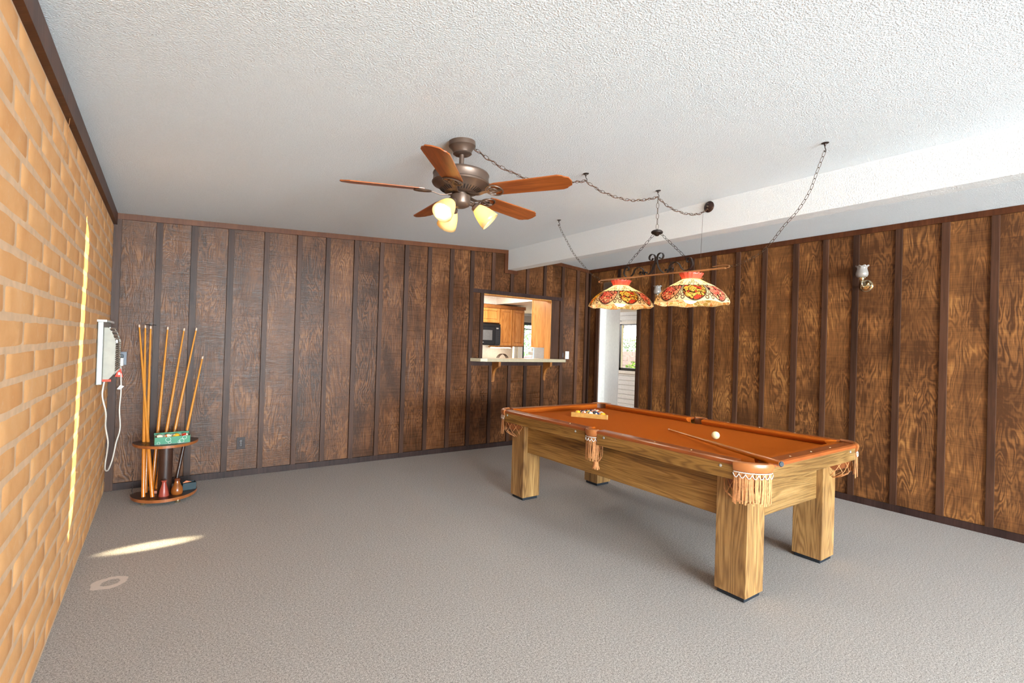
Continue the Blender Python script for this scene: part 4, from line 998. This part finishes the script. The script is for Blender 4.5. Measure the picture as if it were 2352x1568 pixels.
pocket(TX0+.052, ym_, 116, 244, .066, False); pocket(TX1-.052, ym_, -64, 64, .066, False)

# cue ball, cue on the table, rack of balls
cbm = ball_mesh('cue', S(238, 224, 176), False, False)
def at_cam(px, py, z):
    d_ = rt*((px-1176)/1125.096) + up*(-(py-784)/1125.096) + fw; return CAM + d_*((z-CAM.z)/d_.z)
cpos = Vector((3.640, -3.540, .7836))
ball('cream cue ball lying on the cloth beside the cue stick', cbm, cpos, (0, 0, 0), name='cue_ball')
cue('billiard_cue', 'amber cue stick lying on the pool table with its butt over the near corner pocket', (2.972, -4.322, .822), (3.642, -3.135, .7635), .0165, .0062, group='cue lying on the table')
A0 = Vector((3.425, -2.245)); B0 = Vector((3.593, -2.532)); ed = (B0-A0).normalized(); nrm = Vector((-ed.y, ed.x))
if nrm.x < 0: nrm = -nrm
mid = (A0+B0)/2
tri = thing('ball_rack', 'pale wooden triangle rack around the balls on the pool table', 'rack', (mid.x, mid.y, .7555), rz=math.atan2(ed.y, ed.x))
sgn = 1 if (Vector((-ed.y, ed.x))).dot(nrm) > 0 else -1
H3 = .3326*math.sqrt(3)/2; w2 = .1663; r3 = .0085
trim_pts = [(-w2, 0), (w2, 0), (0, sgn*H3)]
tm = simple('rack_beech', S(206, 156, 84), .4, var=.12)
for k in range(3):
    a, b = Vector(trim_pts[k]), Vector(trim_pts[(k+1) % 3]); d_ = (b-a).normalized(); L = (b-a).length; ang = math.atan2(d_.y, d_.x)
    child('rack_side', MB().box(0, -r3/2, 0, L, r3/2, .040).mesh(tm, bevel=.002), tri, (a.x, a.y, 0), (0, 0, ang))
cols = [[('yellow', ym, 0), ('salmon', pm_, 1), ('dark green', gm, 1), ('dark blue', bl_, 0), ('orange yellow', S(232, 160, 30), 0)],
        [('maroon', mm_, 0), ('pale yellow', S(234, 196, 70), 1), ('black', km, 0), ('red', rm, 1)],
        [('deep green', S(20, 60, 50), 1), ('orange red', S(214, 84, 40), 0), ('orange', om, 1)],
        [('violet', S(60, 36, 80), 0), ('blue', S(30, 60, 130), 1)], [('red', rm, 0)]]
rowname = ['near row', 'second row', 'third row', 'fourth row', 'far tip']; D = .0572
posn = ['leftmost', 'second from left', 'third from left', 'fourth from left', 'rightmost']
for i, row in enumerate(cols):
    n_ = len(row)
    for k, (cn, c, st) in enumerate(row):
        p2 = mid + ed*((k-(n_-1)/2)*D*1.004) + nrm*(r3/2+.0292+i*D*.8665)
        pn = posn[k] if n_ > 1 else 'only ball'
        ball('%s%s ball, %s in the %s of the triangle' % (cn, ' striped' if st else '', pn, rowname[i]), ball_mesh('r%d%d' % (i, k), c, bool(st)), (p2.x, p2.y, .7555+.0287), (random.uniform(0, 3), random.uniform(0, 3), random.uniform(0, 3)), 'balls racked in the triangle')

# ------------------------------------------------------------------ ceiling fan
FX, FY = 1.752, -3.076; FZ = zc(FX)
fan = thing('ceiling_fan', 'bronze ceiling fan with five wooden blades and three lit amber shades', 'fan', (FX, FY, FZ))
BZ_ = MT['bronze']
child('canopy', MB().lathe([(0, .004), (.076, .002), (.077, -.026), (.070, -.032), (.058, -.048), (.052, -.062), (.054, -.068), (.046, -.074), (.0, -.074)], 36, cap=False, mat=Matrix.Rotation(R(-3.4), 3, 'Y')).mesh(BZ_, 'auto'), fan)
child('downrod', MB().lathe([(.014, -.07), (.014, -.150), (.02, -.150), (.02, -.168)], 16).mesh(BZ_, 'auto'), fan)
child('motor_housing', MB().lathe([(0, -.163), (.06, -.163), (.13, -.172), (.158, -.184), (.162, -.192), (.158, -.199), (.160, -.235), (.166, -.240), (.162, -.248), (.14, -.256), (.125, -.272), (.085, -.295), (.06, -.298), (0, -.298)], 44, cap=False).mesh(BZ_, 'auto'), fan)
vt = MB().box(-.0018, -.016, -.001, .0018, .016, .001).mesh(MT['black'])
for k in range(40):
    t_ = 2*math.pi*k/40; child('vent_slot', vt, fan, (.106*math.cos(t_), .106*math.sin(t_), -.284), (R(30), 0, t_-math.pi/2))
child('switch_housing', MB().lathe([(.04, -.29), (.04, -.306), (.057, -.310), (.058, -.355), (.053, -.366), (.03, -.378), (0, -.381)], 32, cap=False).mesh(BZ_, 'auto'), fan)
for k in range(5):
    t_ = R(13.5+72*k); rod = bpy.data.objects.new('blade', None)
    # blade outline in local x (radial) / y
    out = [(.205, -.052), (.235, -.060), (.60, -.070), (.625, -.060), (.632, -.048), (.655, -.036), (.662, .0), (.655, .036), (.632, .048), (.625, .060), (.60, .070), (.235, .060), (.205, .052)]
    mm = MB().prism(out, 'z', -.003, .003)
    b = child('blade', mm.mesh(MT['blade'], bevel=.001), fan, (0, 0, -.292), (R(-12), 0, t_))
    mi = MB()
    mi.ribbon(spline([(.050, 0, -.008), (.085, 0, -.018), (.12, 0, -.020), (.15, 0, -.012), (.175, 0, -.009)], 5), (0, .012, 0), .004)
    mi.tube([(.215+.048*math.cos(q*math.pi/14), .050*math.sin(q*math.pi/14)*1.05, -.008) for q in range(28)], .0048, 6, closed=True)
    mi.tube([(.205+.026*math.cos(q*math.pi/9), .024*math.sin(q*math.pi/9), -.008) for q in range(18)], .004, 6, closed=True)
    mi.tube(spline([(.165, 0, -.008), (.20, .0, -.009), (.235, .012, -.008), (.262, 0, -.008)], 4), .004, 6)
    mi.box(.17, -.008, -.009, .26, .008, -.004)
    child('blade_iron', mi.mesh(BZ_, 'auto'), b)
for ang in (208, 328, 88):
    t_ = R(ang); e = Vector((math.cos(t_), math.sin(t_), 0)); tilt = R(47)
    ax = (e*math.sin(tilt) + Vector((0, 0, -1))*math.cos(tilt)).normalized()
    p0 = e*.045 + Vector((0, 0, -.350)); p1 = p0 + e*.022 + ax*.012
    q = ax.to_track_quat('Z', 'Y').to_matrix()
    lk = child('lamp_holder', MB().lathe([(0, -.01), (.014, -.008), (.016, .004), (.027, .012), (.029, .030), (.026, .032)], 24, p1, q, cap=False).tube([p0, p1], .012, 10).mesh(BZ_, 'auto'), fan)
    gs = child('glass_shade', MB().lathe([(.023, .018), (.031, .032), (.042, .056), (.050, .082), (.0565, .112), (.060, .138)], 36, p1, q, cap=False).mesh(MT['amberglass'], True), fan)
    md = gs.modifiers.new('solid', 'SOLIDIFY'); md.thickness = .003
    child('bulb', MB().lathe([(0, .03), (.012, .032), (.014, .05), (.026, .075), (.028, .092), (.02, .112), (0, .118)], 20, p1, q, cap=False).mesh(MT['fanbulb'], True), gs)

# ------------------------------------------------------------------ hooks, chains, junction box
lm = MB(); ph = []
for k in range(14):
    t_ = 2*math.pi*k/14; x = .0085*math.cos(t_); z = .010*math.sin(t_)
    ph.append((x, 0, z + (.0075 if math.sin(t_) > .1 else -.0075 if math.sin(t_) < -.1 else 0)))
LINK = lm.tube(ph, .0015, 5, closed=True).mesh(MT['chain'], True, 'chain_link'); LINK_L = .0315
LINK_IRON = LINK.copy(); LINK_IRON.materials.clear(); LINK_IRON.materials.append(MT['iron'])
def chain_links(parent, pts, off, mesh=LINK, scale=1.0):
    P_ = spline(pts, 10) if len(pts) > 2 else [Vector(p) for p in pts]
    cum = [0]
    for a, b in zip(P_, P_[1:]): cum.append(cum[-1]+(b-a).length)
    n = max(1, int(cum[-1]/(LINK_L*scale))); step = cum[-1]/n
    for k in range(n):
        s_ = (k+.5)*step; i = max(j for j in range(len(cum)) if cum[j] <= s_); i = min(i, len(P_)-2)
        f = (s_-cum[i])/max(1e-9, cum[i+1]-cum[i]); p = P_[i].lerp(P_[i+1], f); d_ = (P_[i+1]-P_[i]).normalized()
        q = d_.to_track_quat('Z', 'Y') @ Matrix.Rotation(R(20 + 90*(k % 2)), 4, 'Z').to_quaternion()
        o = child('chain_link', mesh, parent, p-Vector(off), q.to_euler(), scale=(scale,)*3)
hook_me = MB().lathe([(0, 0), (.022, 0), (.020, -.004), (.008, -.008), (.005, -.02), (0, -.022)], 20, cap=False).tube(spline([(0, 0, -.018), (.0, 0, -.028), (.010, 0, -.036), (.012, 0, -.048), (0, 0, -.055), (-.010, 0, -.050)], 4), .0028, 6).mesh(MT['iron'], 'auto')
for x, y, lab in ((2.765, -3.04, 'dark ceiling hook nearest the fan, holding the swag chain'), (3.56, -3.035, 'dark ceiling hook above the middle of the billiard light'), (3.576, -4.238, 'dark ceiling hook at the right end, nearest the camera'), (3.577, -1.814, 'dark ceiling hook at the far end of the billiard light chain')):
    o = tag(structure('ceiling_hook', hook_me, 'thing'), lab, 'hook', 'swag hooks in the ceiling'); o.location = (x, y, zc(x)+.001)
def swag(label, pts, cord=True, mesh=LINK, scale=1.0):
    o = thing('swag_chain', label, 'chain', pts[0], 'chains of the billiard light')
    chain_links(o, pts, pts[0], mesh, scale)
    if cord:
        P_ = spline(pts, 10)
        child('lamp_cord', MB().tube([p-Vector(pts[0])+Vector((0, .006*math.sin(i*.75), .007*math.cos(i*.75)-.003)) for i, p in enumerate(P_)], .0026, 6).mesh(MT['cord'], True), o)
swag('brown chain with cord hanging from the fan canopy to the first hook', [(1.832, -3.06, 2.545), (1.918, -3.045, 2.520), (2.05, -3.04, 2.484), (2.286, -3.04, 2.452), (2.48, -3.04, 2.475), (2.681, -3.04, 2.53), (2.762, -3.04, 2.556)])
swag('brown chain with cord sagging between the first and middle ceiling hooks', [(2.766, -3.04, 2.556), (2.893, -3.04, 2.520), (3.052, -3.04, 2.505), (3.193, -3.04, 2.508), (3.292, -3.04, 2.522), (3.443, -3.04, 2.562), (3.556, -3.038, 2.603)])
swag('brown chain with cord sagging from the middle hook to the round junction box', [(3.562, -3.035, 2.602), (3.645, -3.04, 2.562), (3.759, -3.045, 2.536), (3.906, -3.05, 2.531), (4.026, -3.055, 2.545), (4.12, -3.06, 2.575), (4.19, -3.065, 2.625)])
jb = thing('junction_box', 'round dark brown cover plate on the side of the ceiling beam', 'junction box', (BX0, -3.063, 2.642))
rotx = Matrix.Rotation(R(-90), 3, 'Y')
child('cover', MB().lathe([(0, 0), (.047, 0), (.049, .004), (.042, .012), (.02, .022), (0, .024)], 32, mat=rotx, cap=False).mesh(simple('dark_bronze', S(58, 38, 32), .2, .4), 'auto'), jb)
for k in range(2): child('screw', MB().lathe([(0, 0), (.004, 0), (.003, .003), (0, .004)], 10, mat=rotx, cap=False).mesh(MT['chrome']), jb, (-.017, 0, -.026+.052*k))
child('cord_bushing', MB().lathe([(.006, 0), (.01, .004), (.008, .018), (.003, .024)], 12, mat=rotx).mesh(MT['chain'], 'auto'), jb, (-.016, 0, 0))
swag('plain chain from the near ceiling hook to the right end of the billiard light bar', [(3.576, -4.238, 2.605), (3.577, -4.20, 2.50), (3.578, -4.158, 2.383), (3.58, -4.09, 2.28), (3.58, -4.007, 2.195), (3.58, -3.93, 2.105), (3.58, -3.843, 2.036), (3.58, -3.724, 1.993), (3.58, -3.635, 1.978)], False)
swag('plain chain from the far ceiling hook to the left end of the billiard light bar', [(3.577, -1.814, 2.605), (3.58, -1.86, 2.53), (3.58, -1.925, 2.441), (3.58, -2.04, 2.29), (3.58, -2.183, 2.154), (3.58, -2.30, 2.06), (3.58, -2.425, 1.998)], False)
sw = structure('support_wire', MB().tube([(3.58, -3.418, 1.985), (4.13, -3.062, 2.585)], .0012, 5).mesh(MT['chain']), 'thing'); tag(sw, 'thin straight wire between the junction box chain and the light bar', 'wire')

# ------------------------------------------------------------------ billiard light
LX, LY, LZ = 3.58, -3.02, 1.985
bl = thing('billiard_light', 'wrought iron bar lamp with two painted glass shades over the pool table', 'lamp', (LX, LY, LZ))
def zb(dy): return 0.012*(dy/.6)      # slight tilt of the bar
child('bar', MB().box(-.011, -.60, -.005, .011, .60, .005).mesh(MT['brassbar'], bevel=.0015), bl, rot=(R(1.1), 0, 0))
for s_ in (-1, 1):
    child('end_hook', MB().ribbon(spline([(0, s_*.50, .008), (0, s_*.58, .010), (0, s_*.625, .004), (0, s_*.62, -.01), (0, s_*.59, -.012)], 5), (.009, 0, 0), .003).mesh(MT['brassbar']), bl)
def scroll(name, pts):
    child(name, MB().ribbon(spline([(0, y, z) for y, z in pts], 7), (.010, 0, 0), .0035).mesh(MT['iron'], 'auto'), bl)
def spir(cy, cz, r0, r1, a0, a1, n=10): return [(cy+(r0+(r1-r0)*k/n)*math.cos(R(a0+(a1-a0)*k/n)), cz+(r0+(r1-r0)*k/n)*math.sin(R(a0+(a1-a0)*k/n))) for k in range(n+1)]
for s_ in (-1, 1):
    m2 = lambda L: [(s_*y, z) for y, z in L]
    # tall centre stalks curling outwards
    scroll('centre_scroll', m2([(.075, .006), (.045, .03), (.020, .07), (.010, .11), (.010, .135)] + spir(.045, .140, .036, .012, 180, -170)))
    # inner S scroll
    scroll('inner_scroll', m2(spir(.150, .026, .009, .020, -60, 200)[::1] + [(.128, .050), (.150, .072), (.185, .080), (.215, .062), (.235, .030), (.262, .008)]))
    scroll('small_scroll', m2(spir(.100, .022, .008, .020, 200, -100) + [(.085, .004)]))
    # outer C scroll
    scroll('outer_scroll', m2([(.268, .006), (.31, .014), (.335, .045), (.325, .085)] + spir(.300, .078, .026, .012, 20, 300)))
child('canopy_disc', MB().lathe([(0, .365), (.012, .362), (.034, .356), (.046, .346), (.046, .336), (.036, .328), (.02, .322), (.012, .312), (0, .310)], 32, cap=False).mesh(MT['iron'], 'auto'), bl)
chain_links(bl, [(0, 0, .365), (-.02, -.015, .612)], (0, 0, 0), LINK, 1.15)
chain_links(bl, [(0, .030, .330), (0, .335, .085)], (0, 0, 0), LINK_IRON, 1.1); chain_links(bl, [(0, -.032, .330), (0, -.330, .050)], (0, 0, 0), LINK_IRON, 1.1)

def shade(yc, zoff, r0=205):
    mm = MB(); bm = mm.bm; uvl = bm.loops.layers.uv.new('UVMap'); NP, SUB = 8, 6
    prof = [(.267, -.240, 0.0), (.262, -.222, .12), (.250, -.198, .32), (.233, -.173, .54), (.208, -.147, .77), (.175, -.122, 1.0), (.150, -.107, 1.12), (.105, -.083, 1.32), (.066, -.060, 1.5)]
    rot0 = R(r0); rings = []
    for (r, z, v) in prof:
        ring = []
        for i in range(NP*SUB):
            f = (i % SUB)/SUB; t_ = rot0 + 2*math.pi*i/(NP*SUB)
            poly = math.cos(math.pi/NP)/math.cos(2*math.pi/NP*(f-.5))
            rr = r*(.55*poly/.95 + .45) if v < 1.2 else r
            dz = -.005*math.cos(2*math.pi*(f-.5))*max(0, 1-v/.35) if v < .35 else 0
            ring.append(bm.verts.new((rr*math.cos(t_), rr*math.sin(t_), z+dz)))
        rings.append(ring)
    N = NP*SUB
    for mi_, sc_ in ((0, 1.0),):
        for k in range(len(prof)-1):
            for i in range(N):
                f = bm.faces.new((rings[k][i], rings[k][(i+1) % N], rings[k+1][(i+1) % N], rings[k+1][i])); f.smooth = True
                us = (i/SUB, (i+1)/SUB, (i+1)/SUB, i/SUB); vv = (prof[k][2], prof[k][2], prof[k+1][2], prof[k+1][2])
                for lp, u_, v_ in zip(f.loops, us, vv): lp[uvl].uv = (u_, v_)
    me = bpy.data.meshes.new('shade'); bm.to_mesh(me); bm.free(); me.materials.append(MT['shade_out']); me.materials.append(MT['shade_in'])
    sh_ = child('lampshade', me, bl, (0, yc, zoff), label='painted glass shade with red and yellow flower medallions')
    md = sh_.modifiers.new('solid', 'SOLIDIFY'); md.thickness = .0025; md.material_offset = 1; md.offset = 1
    def wob(r, z, t, k): f = [0, .3, .7, 1][k]; return r+.0035*f*math.cos(16*t), z+.004*f*math.sin(16*t)
    rf = child('ruffle_collar', MB().lathe([(.064, -.062), (.070, -.044), (.078, -.028), (.086, -.014)], 64, wob=wob, cap=False).mesh(MT['ruffle'], True), sh_, label='red ruffled glass collar')
    md = rf.modifiers.new('solid', 'SOLIDIFY'); md.thickness = .003
    child('gallery_pin', MB().tube([(0, -.10, -.055), (0, -.07, -.055)], .002, 6).tube([(0, .07, -.055), (0, .10, -.055)], .002, 6).mesh(MT['brassbar']), sh_)
    child('lamp_socket', MB().lathe([(0, .0), (.016, -.004), (.018, -.06), (.022, -.065), (.022, -.105), (0, -.108)], 20, cap=False).mesh(MT['brassbar'], 'auto'), sh_)
    child('globe_bulb', MB().sphere((0, 0, -.178), .060, 28).lathe([(.018, -.105), (.022, -.12), (.035, -.13)], 20, cap=False).mesh(MT['globe'], True), sh_, label='glowing white globe bulb')
shade(.365, -.002, 172); shade(-.325, -.010, 153.5)
print('bricks', nb, 'objects', len(bpy.data.objects))
